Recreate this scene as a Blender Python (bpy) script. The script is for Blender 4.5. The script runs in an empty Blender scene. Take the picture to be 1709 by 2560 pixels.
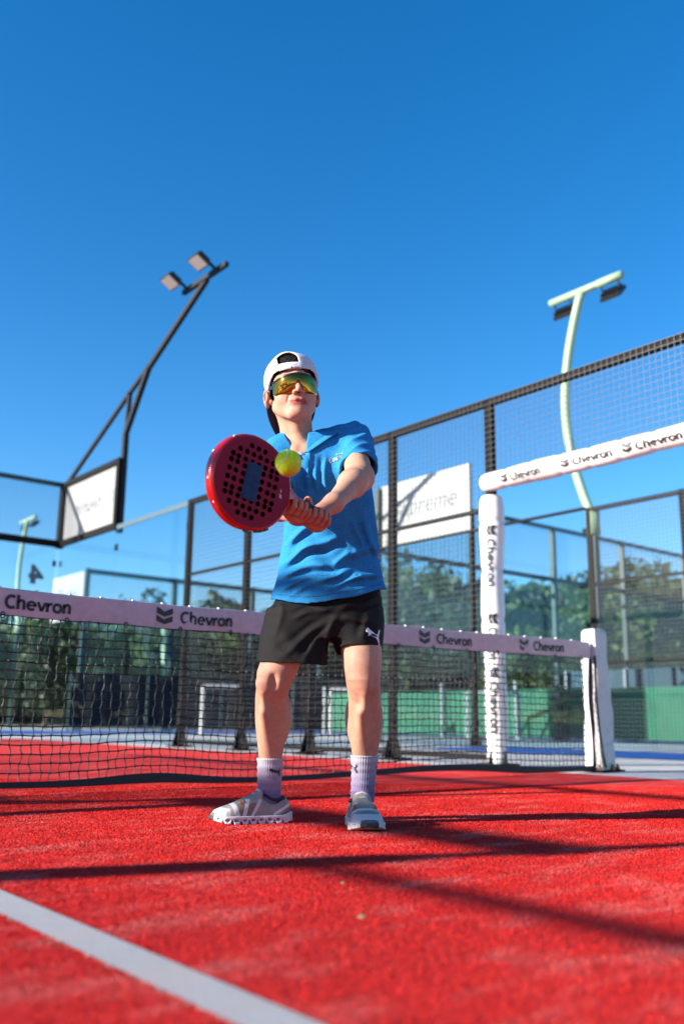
import bpy, bmesh, math, random
import numpy as np
from mathutils import Vector, Matrix, geometry as mgeo

SC = bpy.context.scene
COL = SC.collection
R_ = math.radians
rng = np.random.default_rng(7)
random.seed(7)

# ------------------------------------------------------------------ camera
cam_d = bpy.data.cameras.new('camera')
cam = bpy.data.objects.new('camera', cam_d)
COL.objects.link(cam)
cam_d.sensor_fit = 'VERTICAL'
cam_d.sensor_height = 36.0
cam_d.lens = 32.516
cam_d.clip_start = 0.05
cam_d.clip_end = 1500
CAM = Vector((-0.6521, -4.0765, 0.3353))
cr, cu, cf = Vector((.77474, -.63216, .01202)), Vector((-.14741, -.16210, .97570)), Vector((.61486, .75769, .21877))
M = Matrix((cr, cu, -cf)).transposed().to_4x4()
M.translation = CAM
cam.matrix_world = M
cam_d.dof.use_dof = True
cam_d.dof.focus_distance = 3.12
cam_d.dof.aperture_fstop = 2.0
SC.camera = cam

# ------------------------------------------------------------------ sky + sun
SUN_A, SUN_E = R_(18.0), R_(18.7)          # light travels towards +X, a little towards -Y
w = bpy.data.worlds.new('World')
SC.world = w
w.use_nodes = True
nt = w.node_tree
nt.nodes.clear()
out = nt.nodes.new('ShaderNodeOutputWorld')
bg = nt.nodes.new('ShaderNodeBackground')
sky = nt.nodes.new('ShaderNodeTexSky')
sky.sky_type = 'NISHITA'
sky.sun_disc = False
sky.sun_elevation = SUN_E
sky.sun_rotation = R_(-90) + SUN_A
sky.air_density = 1.0
sky.dust_density = 0.3
sky.ozone_density = 3.0
sky.altitude = 400
hs = nt.nodes.new('ShaderNodeHueSaturation')
hs.inputs['Saturation'].default_value = 1.34
hs.inputs['Value'].default_value = 1.06
hs.inputs['Hue'].default_value = 0.502
nt.links.new(sky.outputs[0], hs.inputs['Color'])
nt.links.new(hs.outputs[0], bg.inputs[0])
bg.inputs[1].default_value = 0.086
nt.links.new(bg.outputs[0], out.inputs[0])
sd = bpy.data.lights.new('sun', 'SUN')
sd.energy = 5.0
sd.angle = R_(0.55)
sd.color = (1.0, .93, .84)
sun = bpy.data.objects.new('sun', sd)
COL.objects.link(sun)
sdir = Vector((math.cos(SUN_A) * math.cos(SUN_E), -math.sin(SUN_A) * math.cos(SUN_E), -math.sin(SUN_E)))
sun.rotation_euler = sdir.to_track_quat('-Z', 'Y').to_euler()
sun.location = (-20, 6, 12)
SC.view_settings.view_transform = 'Standard'
SC.view_settings.look = 'None'
SC.view_settings.exposure = 1.5
SC.view_settings.gamma = 1
SC.view_settings.use_curve_mapping = False
SC.cycles.max_bounces = 10
SC.cycles.diffuse_bounces = 4
SC.cycles.transparent_max_bounces = 24
SC.cycles.sample_clamp_indirect = 6

# ------------------------------------------------------------------ materials
MATS = {}
def nodes_of(m):
    return m.node_tree.nodes, m.node_tree.links
def mat(name, col, rough=.6, metal=0., var=.12, scale=8., bump=0., bscale=40., spec=.5, coat=0., sss=0., attr=None, sheen=0., stretch=None, var2=0., scale2=1.5):
    """procedural principled material: colour broken up by two noises, optional bump"""
    if name in MATS: return MATS[name]
    m = bpy.data.materials.new(name); m.use_nodes = True
    n, l = nodes_of(m)
    b = n['Principled BSDF']
    b.inputs['Roughness'].default_value = rough
    b.inputs['Metallic'].default_value = metal
    b.inputs['Specular IOR Level'].default_value = spec
    b.inputs['Coat Weight'].default_value = coat
    if sheen: b.inputs['Sheen Weight'].default_value = sheen
    if sss:
        b.inputs['Subsurface Weight'].default_value = sss
        b.inputs['Subsurface Radius'].default_value = (.012, .005, .003)
        b.inputs['Subsurface Scale'].default_value = 1.0
    tc = n.new('ShaderNodeTexCoord')
    mp = n.new('ShaderNodeMapping')
    if stretch: mp.inputs['Scale'].default_value = stretch
    l.new(tc.outputs['Object'], mp.inputs['Vector'])
    nz = n.new('ShaderNodeTexNoise'); nz.inputs['Scale'].default_value = scale; nz.inputs['Detail'].default_value = 6
    l.new(mp.outputs[0], nz.inputs['Vector'])
    rmp = n.new('ShaderNodeMapRange')
    rmp.inputs['From Min'].default_value = .25; rmp.inputs['From Max'].default_value = .75
    rmp.inputs['To Min'].default_value = 1 - var; rmp.inputs['To Max'].default_value = 1 + var
    l.new(nz.outputs['Fac'], rmp.inputs['Value'])
    last = rmp.outputs[0]
    if var2:
        n2 = n.new('ShaderNodeTexNoise'); n2.inputs['Scale'].default_value = scale2; n2.inputs['Detail'].default_value = 3
        l.new(mp.outputs[0], n2.inputs['Vector'])
        r2 = n.new('ShaderNodeMapRange'); r2.inputs['From Min'].default_value = .3; r2.inputs['From Max'].default_value = .7
        r2.inputs['To Min'].default_value = 1 - var2; r2.inputs['To Max'].default_value = 1 + var2
        l.new(n2.outputs['Fac'], r2.inputs['Value'])
        mm = n.new('ShaderNodeMath'); mm.operation = 'MULTIPLY'
        l.new(last, mm.inputs[0]); l.new(r2.outputs[0], mm.inputs[1]); last = mm.outputs[0]
    mx = n.new('ShaderNodeVectorMath'); mx.operation = 'SCALE'
    if attr:
        at = n.new('ShaderNodeAttribute'); at.attribute_name = attr
        l.new(at.outputs['Color'], mx.inputs[0])
    else:
        mx.inputs[0].default_value = col[:3]
    l.new(last, mx.inputs['Scale'])
    l.new(mx.outputs[0], b.inputs['Base Color'])
    if bump:
        bn = n.new('ShaderNodeTexNoise'); bn.inputs['Scale'].default_value = bscale; bn.inputs['Detail'].default_value = 4
        l.new(mp.outputs[0], bn.inputs['Vector'])
        bp = n.new('ShaderNodeBump'); bp.inputs['Strength'].default_value = bump; bp.inputs['Distance'].default_value = .004
        l.new(bn.outputs['Fac'], bp.inputs['Height']); l.new(bp.outputs[0], b.inputs['Normal'])
    MATS[name] = m
    return m

def glass_mat(name, tint, ior=1.5, refl=1.0):
    if name in MATS: return MATS[name]
    m = bpy.data.materials.new(name); m.use_nodes = True
    n, l = nodes_of(m); n.clear()
    o = n.new('ShaderNodeOutputMaterial'); mix = n.new('ShaderNodeMixShader')
    tr = n.new('ShaderNodeBsdfTransparent'); gl = n.new('ShaderNodeBsdfGlossy'); fr = n.new('ShaderNodeFresnel')
    nz = n.new('ShaderNodeTexNoise'); nz.inputs['Scale'].default_value = 1.2
    tc = n.new('ShaderNodeTexCoord'); l.new(tc.outputs['Object'], nz.inputs['Vector'])
    vm = n.new('ShaderNodeVectorMath'); vm.operation = 'SCALE'; vm.inputs[0].default_value = tint
    mr = n.new('ShaderNodeMapRange'); mr.inputs['To Min'].default_value = .94; mr.inputs['To Max'].default_value = 1.0
    l.new(nz.outputs['Fac'], mr.inputs['Value']); l.new(mr.outputs[0], vm.inputs['Scale']); l.new(vm.outputs[0], tr.inputs['Color'])
    gl.inputs['Roughness'].default_value = .01; gl.inputs['Color'].default_value = (.9, .97, 1, 1)
    n.remove(fr); lw = n.new('ShaderNodeLayerWeight'); lw.inputs['Blend'].default_value = .5
    pw = n.new('ShaderNodeMath'); pw.operation = 'POWER'; pw.inputs[1].default_value = 5.0; l.new(lw.outputs['Facing'], pw.inputs[0])
    ma = n.new('ShaderNodeMath'); ma.operation = 'MULTIPLY_ADD'; ma.inputs[1].default_value = .30; ma.inputs[2].default_value = .018; l.new(pw.outputs[0], ma.inputs[0])
    l.new(ma.outputs[0], mix.inputs[0]); l.new(tr.outputs[0], mix.inputs[1]); l.new(gl.outputs[0], mix.inputs[2])
    l.new(mix.outputs[0], o.inputs[0])
    MATS[name] = m
    return m

M_STEEL = mat('dark_painted_steel', (.0075, .0064, .0064), .65, .0, .25, 6, .05, 60, .10)
M_POLE = mat('black_pole_paint', (.006, .006, .007), .5, .0, .2, 6, spec=.3)
M_STEEL_G = mat('dark_green_steel', (.018, .05, .05), .45, .0, .2, 6)
M_WIRE = mat('dark_mesh_wire', (.007, .009, .011), .5, .0, .2, 10)
M_GLASS = glass_mat('court_glass', (.90, .968, .985))
M_PAD = mat('white_vinyl_padding', (.62, .615, .61), .38, 0, .04, 9, .25, 14, var2=.04, scale2=3)
M_TAPE = mat('white_net_tape', (.50, .38, .40), .6, 0, .10, 30, .15, 30, var2=.07, scale2=6)  # pinkish: red dust plus the court's red bounce light put into the colour
M_INK = mat('black_print', (.012, .012, .014), .5, 0, .2, 60)
M_INKW = mat('worn_black_print', (.05, .06, .06), .5, 0, .5, 60)
M_CORD = mat('black_net_cord', (.010, .010, .011), .6, 0, .2, 60)
M_BAND = mat('black_net_band', (.012, .011, .013), .7, 0, .3, 30, .3, 80)
M_GREENPOLE = mat('pale_green_paint', (.25, .37, .24), .4, 0, .05, 5)
M_BOARD = mat('white_sign_board', (.28, .295, .29), .6, 0, .05, 2, var2=.05)
M_FAINT = mat('faint_print', (.085, .105, .11), .6, 0, .2, 30)
M_BOARD2 = mat('white_mesh_banner', (.44, .46, .45), .6, 0, .05, 2, var2=.05)
M_FAINT2 = mat('very_faint_print', (.33, .36, .37), .6, 0, .2, 30)
M_GOAL = mat('weathered_white_frame', (.36, .38, .37), .6, 0, .1, 5)
M_LENS = mat('lamp_lens', (.34, .32, .30), .35, 0, .1, 60)
M_BLACK = mat('black_lamp_housing', (.012, .014, .016), .5, 0, .2, 20)
M_RUST = mat('rusty_bolt', (.22, .09, .03), .8, 0, .5, 200)
M_GREENSCREEN = mat('green_windscreen', (.012, .105, .058), .8, 0, .12, 3, .3, 20, var2=.18, scale2=.7)
M_BLUESCREEN = mat('blue_grey_windscreen', (.022, .060, .085), .8, 0, .15, 3, var2=.2, scale2=.6)
M_DARKSCREEN = mat('dark_screen_and_shade', (.0035, .0085, .0100), .8, 0, .2, 2, var2=.4, scale2=.5)
M_WHITEP = mat('white_frame_paint', (.72, .74, .73), .5, 0, .06, 5)
M_GREYP = mat('galvanised_steel', (.30, .32, .33), .5, .3, .1, 8)
M_BLUEP = mat('blue_pole_paint', (.02, .12, .50), .5, 0, .1, 4)
M_WALLP = mat('pale_building_wall', (.42, .44, .44), .8, 0, .08, 1)

# ------------------------------------------------------------------ mesh helpers
class MB:
    def __init__(s): s.v = []; s.f = []
    def add(s, vs, fs):
        o = len(s.v); s.v += [tuple(v) for v in vs]; s.f += [tuple(i + o for i in f) for f in fs]
    def box(s, c, d, rot=None):
        hx, hy, hz = d[0] / 2, d[1] / 2, d[2] / 2
        vs = [Vector((x, y, z)) for z in (-hz, hz) for y in (-hy, hy) for x in (-hx, hx)]
        if rot is not None: vs = [rot @ v for v in vs]
        c = Vector(c)
        s.add([v + c for v in vs], [(0, 2, 3, 1), (4, 5, 7, 6), (0, 1, 5, 4), (2, 6, 7, 3), (0, 4, 6, 2), (1, 3, 7, 5)])
    def bar(s, a, b, w, h, up=(0, 0, 1)):
        a, b = Vector(a), Vector(b); t = (b - a).normalized(); u = Vector(up)
        x = t.cross(u)
        if x.length < 1e-4: x = t.cross(Vector((0, 1, 0)))
        x.normalize(); y = x.cross(t).normalized()
        vs = []
        for q in (a, b):
            for (i, j) in ((-1, -1), (1, -1), (1, 1), (-1, 1)): vs.append(q + x * (i * w / 2) + y * (j * h / 2))
        s.add(vs, [(0, 1, 2, 3), (7, 6, 5, 4), (0, 4, 5, 1), (1, 5, 6, 2), (2, 6, 7, 3), (3, 7, 4, 0)])
    def tube(s, pts, r, seg=10, cap=True, closed=False):
        pts = [Vector(q) for q in pts]; n = len(pts); vs = []; fs = []
        rr = r if hasattr(r, '__len__') else [r] * n
        prev = None
        for i, q in enumerate(pts):
            t = ((pts[(i + 1) % n] - pts[i - 1]) if closed else (pts[min(i + 1, n - 1)] - pts[max(i - 1, 0)])).normalized()
            if prev is None:
                x = t.cross(Vector((0, 0, 1)))
                if x.length < 1e-3: x = t.cross(Vector((0, 1, 0)))
            else:
                x = prev - t * prev.dot(t)
            x.normalize(); prev = x; y = t.cross(x)
            for k in range(seg):
                a = 2 * math.pi * k / seg
                vs.append(q + (x * math.cos(a) + y * math.sin(a)) * rr[i])
        for i in range(n if closed else n - 1):
            for k in range(seg):
                k2 = (k + 1) % seg; j = (i + 1) % n
                fs.append((i * seg + k, i * seg + k2, j * seg + k2, j * seg + k))
        if cap and not closed:
            fs.append(tuple(reversed(range(seg)))); fs.append(tuple((n - 1) * seg + k for k in range(seg)))
        s.add(vs, fs)
    def grid(s, P):
        nu = len(P); nv = len(P[0])
        vs = [q for row in P for q in row]
        fs = [(i * nv + j, i * nv + j + 1, (i + 1) * nv + j + 1, (i + 1) * nv + j) for i in range(nu - 1) for j in range(nv - 1)]
        s.add(vs, fs)
    def mesh(s, name, smooth=False):
        me = bpy.data.meshes.new(name); me.from_pydata(s.v, [], s.f); me.update()
        if smooth: me.polygons.foreach_set('use_smooth', [True] * len(me.polygons))
        return me
    def build(s, name, m, parent=None, smooth=False, kind=None, bevel=0.):
        return obj(name, s.mesh(name, smooth), m, parent, kind, bevel)

def obj(name, me, m, parent=None, kind=None, bevel=0.):
    o = bpy.data.objects.new(name, me); COL.objects.link(o)
    if m is not None:
        me.materials.clear(); me.materials.append(m)
    if parent is not None: o.parent = parent
    if kind: o['kind'] = kind
    if bevel:
        bv = o.modifiers.new('bevel', 'BEVEL'); bv.width = bevel; bv.segments = 2; bv.limit_method = 'ANGLE'
    return o
def thing(name, label, cat, loc=(0, 0, 0), rz=0., group=None):
    o = bpy.data.objects.new(name, None); COL.objects.link(o); o.empty_display_size = .2
    o.location = loc; o.rotation_euler = (0, 0, rz)
    return tag(o, label, cat, group)
def tag(o, label, cat, group=None):
    o['label'] = label; o['category'] = cat
    if group: o['group'] = group
    return o
def fast_mesh(name, V, F, smooth=True):
    """numpy mesh: V (n,3), F (m,k) constant k"""
    me = bpy.data.meshes.new(name); V = np.ascontiguousarray(V, np.float32); F = np.ascontiguousarray(F, np.int32)
    k = F.shape[1]
    me.vertices.add(len(V)); me.vertices.foreach_set('co', V.ravel())
    me.loops.add(F.size); me.loops.foreach_set('vertex_index', F.ravel())
    me.polygons.add(len(F)); me.polygons.foreach_set('loop_start', np.arange(0, F.size, k, dtype=np.int32))
    me.polygons.foreach_set('loop_total', np.full(len(F), k, np.int32))
    me.update(calc_edges=True); me.validate()
    if smooth: me.polygons.foreach_set('use_smooth', np.ones(len(me.polygons), bool))
    return me
def set_col(me, C, name='col'):
    a = me.color_attributes.new(name, 'FLOAT_COLOR', 'POINT')
    C = np.asarray(C, np.float32)
    if C.shape[1] == 3: C = np.concatenate([C, np.ones((len(C), 1), np.float32)], 1)
    a.data.foreach_set('color', C.ravel())

def text_mesh(body, size=1., bold=0., res=4, shear=0., cuts=0):
    """flat lettering in the XY plane as a triangle mesh, returns (verts, faces) with width/height normalised to size"""
    cu_ = bpy.data.curves.new('t', 'FONT'); cu_.body = body; cu_.size = 1.; cu_.offset = bold; cu_.resolution_u = res; cu_.shear = shear
    o = bpy.data.objects.new('t', cu_); COL.objects.link(o)
    dg = bpy.context.evaluated_depsgraph_get()
    me = bpy.data.meshes.new_from_object(o.evaluated_get(dg))
    COL.objects.unlink(o); bpy.data.objects.remove(o); bpy.data.curves.remove(cu_)
    bm = bmesh.new(); bm.from_mesh(me); bpy.data.meshes.remove(me)
    ys = [v.co.y for v in bm.verts]; xs = [v.co.x for v in bm.verts]
    y0, y1 = min(ys), max(ys)
    for k in range(cuts):
        c = y0 + (y1 - y0) * (k + 1) / (cuts + 1)
        bmesh.ops.bisect_plane(bm, geom=bm.verts[:] + bm.edges[:] + bm.faces[:], plane_co=(0, c, 0), plane_no=(0, 1, 0), dist=1e-5)
    bm.verts.index_update()
    V = [((v.co.x - min(xs)) * size, (v.co.y) * size) for v in bm.verts]
    F = [tuple(v.index for v in f.verts) for f in bm.faces]
    bm.free()
    return V, F
def chevron_word():
    """bold humanist letters drawn as stroked bands"""
    V, F = [], []; W = .215
    def band(pts, w0=W, w1=None):
        P = [Vector(pts[0])]
        for q in pts[1:]:
            q = Vector(q); k = max(1, int((q - P[-1]).length / .13)); a0 = P[-1].copy()
            for i in range(1, k + 1): P.append(a0.lerp(q, i / k))
        n = len(P); o = len(V)
        for i, p in enumerate(P):
            t = (P[min(i + 1, n - 1)] - P[max(i - 1, 0)]).normalized(); q = Vector((-t.y, t.x)); w = w0 + ((w1 or w0) - w0) * i / (n - 1)
            V.append((p + q * w / 2)[:]); V.append((p - q * w / 2)[:])
        for i in range(n - 1): F.append((o + 2 * i, o + 2 * i + 1, o + 2 * i + 3, o + 2 * i + 2))
    def arc(cx, cy, rx, ry, a0, a1, n=14): return [(cx + rx * math.cos(R_(a0 + (a1 - a0) * i / n)), cy + ry * math.sin(R_(a0 + (a1 - a0) * i / n))) for i in range(n + 1)]
    x = 0.
    band(arc(x + .42, .48, .36, .42, 52, 308, 20), W * 1.02); x += .80                                     # C
    band([(x + .08, 0), (x + .08, 1.02)]); band([(x + .10, .42)] + arc(x + .31, .45, .19, .20, 150, 0, 8) + [(x + .50, 0)], W * .9, W); x += .70   # h
    band(arc(x + .32, .33, .27, .28, 0, 318, 20), W * .9); band([(x + .08, .35), (x + .66, .35)], W * .72); x += .74   # e
    band([(x + .02, .66), (x + .30, .02)], W * .95); band([(x + .58, .66), (x + .30, .02)], W * .95); x += .64   # v
    band([(x + .08, 0), (x + .08, .66)]); band([(x + .10, .36)] + arc(x + .32, .40, .18, .20, 150, 62, 6), W * .85, W); x += .46   # r
    band(arc(x + .34, .33, .27, .28, 0, 360, 24), W * .95); x += .74                                        # o
    band([(x + .08, 0), (x + .08, .66)]); band([(x + .10, .42)] + arc(x + .31, .45, .19, .20, 150, 0, 8) + [(x + .50, 0)], W * .9, W)   # n
    return V, F
def fit_text(body, width, height, bold=0.02, cuts=0, shear=0.):
    V, F = chevron_word() if body == 'Chevron' else text_mesh(body, 1., bold, shear=shear, cuts=cuts)
    xs = [v[0] for v in V]; ys = [v[1] for v in V]
    sx = width / (max(xs) - min(xs)); sy = height / (max(ys) - min(ys))
    return [((x - min(xs)) * sx, (y - min(ys)) * sy) for x, y in V], F
# two-bar chevron emblem in a unit square
EMBLEM = [[(0, 1.0), (0, .64), (.5, .45), (.5, .72), (.14, .98)], [(.5, .78), (.5, .45), (1, .64), (1, 1.0)], [(0, .53), (0, .19), (.5, .0), (.5, .27)], [(.5, .33), (.5, .0), (1, .19), (1, .53)]]
def poly_split(P, n=6):
    """triangulate a list of simple polygons and split horizontally so that they can be wrapped on a surface"""
    bm = bmesh.new()
    for q in P:
        vs = [bm.verts.new((x, y, 0)) for x, y in q]
        tri = mgeo.tessellate_polygon([[Vector((x, y, 0)) for x, y in q]])
        for t in tri: 
            try: bm.faces.new([vs[i] for i in t])
            except ValueError: pass
    ys = [v.co.y for v in bm.verts]; y0, y1 = min(ys), max(ys)
    for k in range(n - 1):
        c = y0 + (y1 - y0) * (k + 1) / n
        bmesh.ops.bisect_plane(bm, geom=bm.verts[:] + bm.edges[:] + bm.faces[:], plane_co=(0, c, 0), plane_no=(0, 1, 0), dist=1e-5)
    bm.verts.index_update()
    V = [(v.co.x, v.co.y) for v in bm.verts]; F = [tuple(v.index for v in f.verts) for f in bm.faces]
    bm.free()
    return V, F
def mapped(V, F, fn):
    m = MB(); m.add([fn(x, y) for x, y in V], F); return m
# ================================================================== SETTING
def sheet(name, x0, x1, y0, y1, z, m, nx=1, ny=1):
    mb = MB()
    mb.grid([[(x0 + (x1 - x0) * i / nx, y0 + (y1 - y0) * j / ny, z) for j in range(ny + 1)] for i in range(nx + 1)])
    mb.f = [tuple(reversed(f)) for f in mb.f]
    return mb.build(name, m, kind='structure')

def turf_material(name, base, dark, sand, sand_amt):
    m = bpy.data.materials.new(name); m.use_nodes = True
    n, l = nodes_of(m); b = n['Principled BSDF']; b.inputs['Roughness'].default_value = .85
    b.inputs['Specular IOR Level'].default_value = .15
    geo = n.new('ShaderNodeNewGeometry')
    def noise(scale, detail=4, rough=.6, vec=None):
        z = n.new('ShaderNodeTexNoise'); z.inputs['Scale'].default_value = scale; z.inputs['Detail'].default_value = detail
        z.inputs['Roughness'].default_value = rough; l.new(vec or geo.outputs['Position'], z.inputs['Vector']); return z.outputs['Fac']
    def mrange(v, a, b_, c=0., d=1.):
        r = n.new('ShaderNodeMapRange'); r.inputs['From Min'].default_value = a; r.inputs['From Max'].default_value = b_
        r.inputs['To Min'].default_value = c; r.inputs['To Max'].default_value = d; l.new(v, r.inputs['Value']); return r.outputs[0]
    def mixc(f, a, b_):
        x = n.new('ShaderNodeMix'); x.data_type = 'RGBA'; l.new(f, x.inputs['Factor'])
        for s, v in ((6, a), (7, b_)):
            if isinstance(v, tuple): x.inputs[s].default_value = (*v, 1)
            else: l.new(v, x.inputs[s])
        return x.outputs[2]
    def mul(a, b_):
        x = n.new('ShaderNodeMath'); x.operation = 'MULTIPLY'; l.new(a, x.inputs[0])
        if isinstance(b_, float): x.inputs[1].default_value = b_
        else: l.new(b_, x.inputs[1])
        return x.outputs[0]
    fine = mrange(noise(420, 2), .3, .7)
    mid = mrange(noise(26, 5), .35, .7)
    c1 = mixc(fine, dark, base)
    c1 = mixc(mul(mid, .20), c1, dark)
    # sand infill: brushed streaky patches plus single bright grains
    mp = n.new('ShaderNodeMapping'); mp.inputs['Rotation'].default_value = (0, 0, R_(-35)); mp.inputs['Scale'].default_value = (1.0, 2.6, 1)
    l.new(geo.outputs['Position'], mp.inputs['Vector'])
    patch = mrange(noise(3.1, 5, .62, mp.outputs[0]), .50, .70)
    grain = mrange(noise(330, 2, .5), .44, .62)
    c2 = mixc(mul(mul(patch, grain), sand_amt), c1, sand)
    speck = mrange(noise(620, 1, .5), .67, .73)
    c3 = mixc(mul(speck, .38), c2, sand)
    big = mrange(noise(.9, 4, .6), .3, .7, .86, 1.12)
    sc3 = n.new('ShaderNodeVectorMath'); sc3.operation = 'SCALE'; l.new(c3, sc3.inputs[0]); l.new(big, sc3.inputs['Scale'])
    l.new(sc3.outputs[0], b.inputs['Base Color'])
    bp = n.new('ShaderNodeBump'); bp.inputs['Strength'].default_value = .7; bp.inputs['Distance'].default_value = .006
    l.new(noise(300, 3), bp.inputs['Height']); l.new(bp.outputs[0], b.inputs['Normal'])
    return m
M_TURF = turf_material('red_turf', (.66, .028, .022), (.50, .012, .011), (.64, .32, .27), .72)
M_LINE = turf_material('white_line_turf', (.50, .485, .475), (.36, .33, .32), (.52, .38, .34), .8)
M_BLUET = turf_material('blue_turf', (.012, .10, .36), (.008, .07, .28), (.30, .36, .45), .4)
M_CONC = mat('pale_concrete', (.40, .39, .37), .85, 0, .10, 6, .2, 90, var2=.12, scale2=.7)
M_GROUND = mat('far_ground', (.085, .095, .05), .9, 0, .12, .8, var2=.2, scale2=.1)
M_KERB = mat('grey_kerb', (.22, .21, .21), .85, 0, .12, 5)

sheet('ground', -300, 300, -300, 300, -.012, M_GROUND, 6, 6)
sheet('pavement', -8, 30, -22, 40, -.006, M_CONC, 8, 12)
sheet('court_turf', -4.62, 4.62, -10, 9.9, 0.0, M_TURF, 10, 20)
sheet('blue_turf', 7.5, 9.35, -14, 4.6, 0.0, M_BLUET, 2, 8)
sheet('blue_turf', 3.2, 19, 13.2, 17.6, 0.0, M_BLUET, 8, 4)
sheet('court_line', -.028, .048, -7.0, 7.0, .0045, M_LINE, 1, 14)
# concrete slab joints
for k, x in enumerate((5.55, 6.5)):
    sheet('pavement_joint', x, x + .02, -10, 14, -.002, M_KERB, 1, 4)

# upright turf fibres in the part of the court that lies close to the lens
def turf_fibres():
    n = 420000
    d = np.sqrt(rng.uniform(1.05 ** 2, 5.2 ** 2, n)); a = rng.uniform(-.40, .40, n)
    fx, fy = cf.x, cf.y; q = math.hypot(fx, fy); fx /= q; fy /= q
    x = CAM.x + d * fx + d * a * fy; y = CAM.y + d * fy - d * a * fx
    k = (np.abs(x) < 4.6) & (y < 9); x = x[k]; y = y[k]; d = d[k]; n = len(x)
    h = rng.uniform(.0018, .0050, n); wd = rng.uniform(.0007, .0013, n) * (1 + .12 * d)
    th = rng.uniform(0, 2 * np.pi, n); ln = rng.uniform(0, 1.4, n) * h; la = rng.uniform(0, 2 * np.pi, n)
    V = np.zeros((n, 3, 3), np.float32)
    V[:, 0] = np.stack([x - wd * np.cos(th), y - wd * np.sin(th), np.zeros(n)], 1)
    V[:, 1] = np.stack([x + wd * np.cos(th), y + wd * np.sin(th), np.zeros(n)], 1)
    V[:, 2] = np.stack([x + ln * np.cos(la), y + ln * np.sin(la), h], 1)
    inline = np.abs(x - .01) < .038 + .004 * np.sin(61 * y) * np.sin(23 * y + 1)
    for sel, nm, m_ in ((~inline, 'turf_fibres', 'FIB'), (inline, 'line_fibres', 'LIN')):
        W = V[sel].reshape(-1, 3)
        o = obj(nm, fast_mesh(nm, W, np.arange(len(W)).reshape(-1, 3), False), M_TURF if m_ == 'FIB' else M_LINE, None, 'stuff')
        o['label'] = 'red sand-strewn turf pile of the court' if m_ == 'FIB' else 'white turf pile of the painted centre line'
        o['category'] = 'turf'
turf_fibres()

# ================================================================== FENCES
def wire_panel(x0, x1, z0, z1, y, pitch=.05, r=.0016):
    """welded mesh: every wire a thin square bar"""
    m = MB(); nx = int(round((x1 - x0) / pitch)); nz = int(round((z1 - z0) / pitch))
    for i in range(nx + 1):
        x = x0 + (x1 - x0) * i / nx; m.box((x, y, (z0 + z1) / 2), (2 * r, 2 * r, z1 - z0))
    for j in range(nz + 1):
        z = z0 + (z1 - z0) * j / nz; m.box(((x0 + x1) / 2, y + 2 * r, z), (x1 - x0, 2 * r, 2 * r))
    return m
def post(root, x, z0, z1, w=.068, d=.068, m=None, gusset=True):
    mb = MB(); mb.box((x, 0, (z0 + z1) / 2), (w, d, z1 - z0))
    o = mb.build('post', m or M_STEEL, root, bevel=.006)
    if gusset and z0 < .1:
        g = MB(); g.box((x, 0, .008), (.24, .24, .016))
        for sx in (-1, 1):
            g.add([(x + sx * w / 2, -.006, .016), (x + sx * (w / 2 + .07), -.006, .016), (x + sx * w / 2, -.006, .26),
                   (x + sx * w / 2, .006, .016), (x + sx * (w / 2 + .07), .006, .016), (x + sx * w / 2, .006, .26)],
                  [(0, 1, 2), (5, 4, 3), (0, 3, 4, 1), (1, 4, 5, 2)])
        for sy in (-1, 1):
            g.add([(x - .006, sy * d / 2, .016), (x - .006, sy * (d / 2 + .07), .016), (x - .006, sy * d / 2, .26),
                   (x + .006, sy * d / 2, .016), (x + .006, sy * (d / 2 + .07), .016), (x + .006, sy * d / 2, .26)],
                  [(0, 1, 2), (5, 4, 3), (0, 3, 4, 1), (1, 4, 5, 2)])
        g.build('base_bracket', m or M_STEEL, o)
    return o
def rail(root, x0, x1, z, h=.06, d=.06, m=None, y=0.):
    mb = MB(); mb.box(((x0 + x1) / 2, y, z), (x1 - x0, d, h))
    return mb.build('rail', m or M_STEEL, root, bevel=.004)
def mesh_part(root, x0, x1, z0, z1, y=.044, pitch=.05, m=None, r=.0017):
    return wire_panel(x0, x1, z0, z1, y, pitch, r).build('wire_mesh', m or M_WIRE, root, kind='stuff')
def glass_part(root, x0, x1, z0, z1, y=0., t=.012):
    mb = MB(); mb.box(((x0 + x1) / 2, y, (z0 + z1) / 2), (x1 - x0 - .012, t, z1 - z0))
    o = mb.build('glass_pane', M_GLASS, root)
    for zz in (z0 + .25, (z0 + z1) / 2, z1 - .25):
        for xx in (x0 + .02, x1 - .02):
            g = MB(); g.box((xx, y - t / 2 - .008, zz), (.05, .014, .09)); g.build('pane_clamp', M_STEEL, o)
    return o

def surf_wrap(root_part, words, at, radius):
    pass

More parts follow.
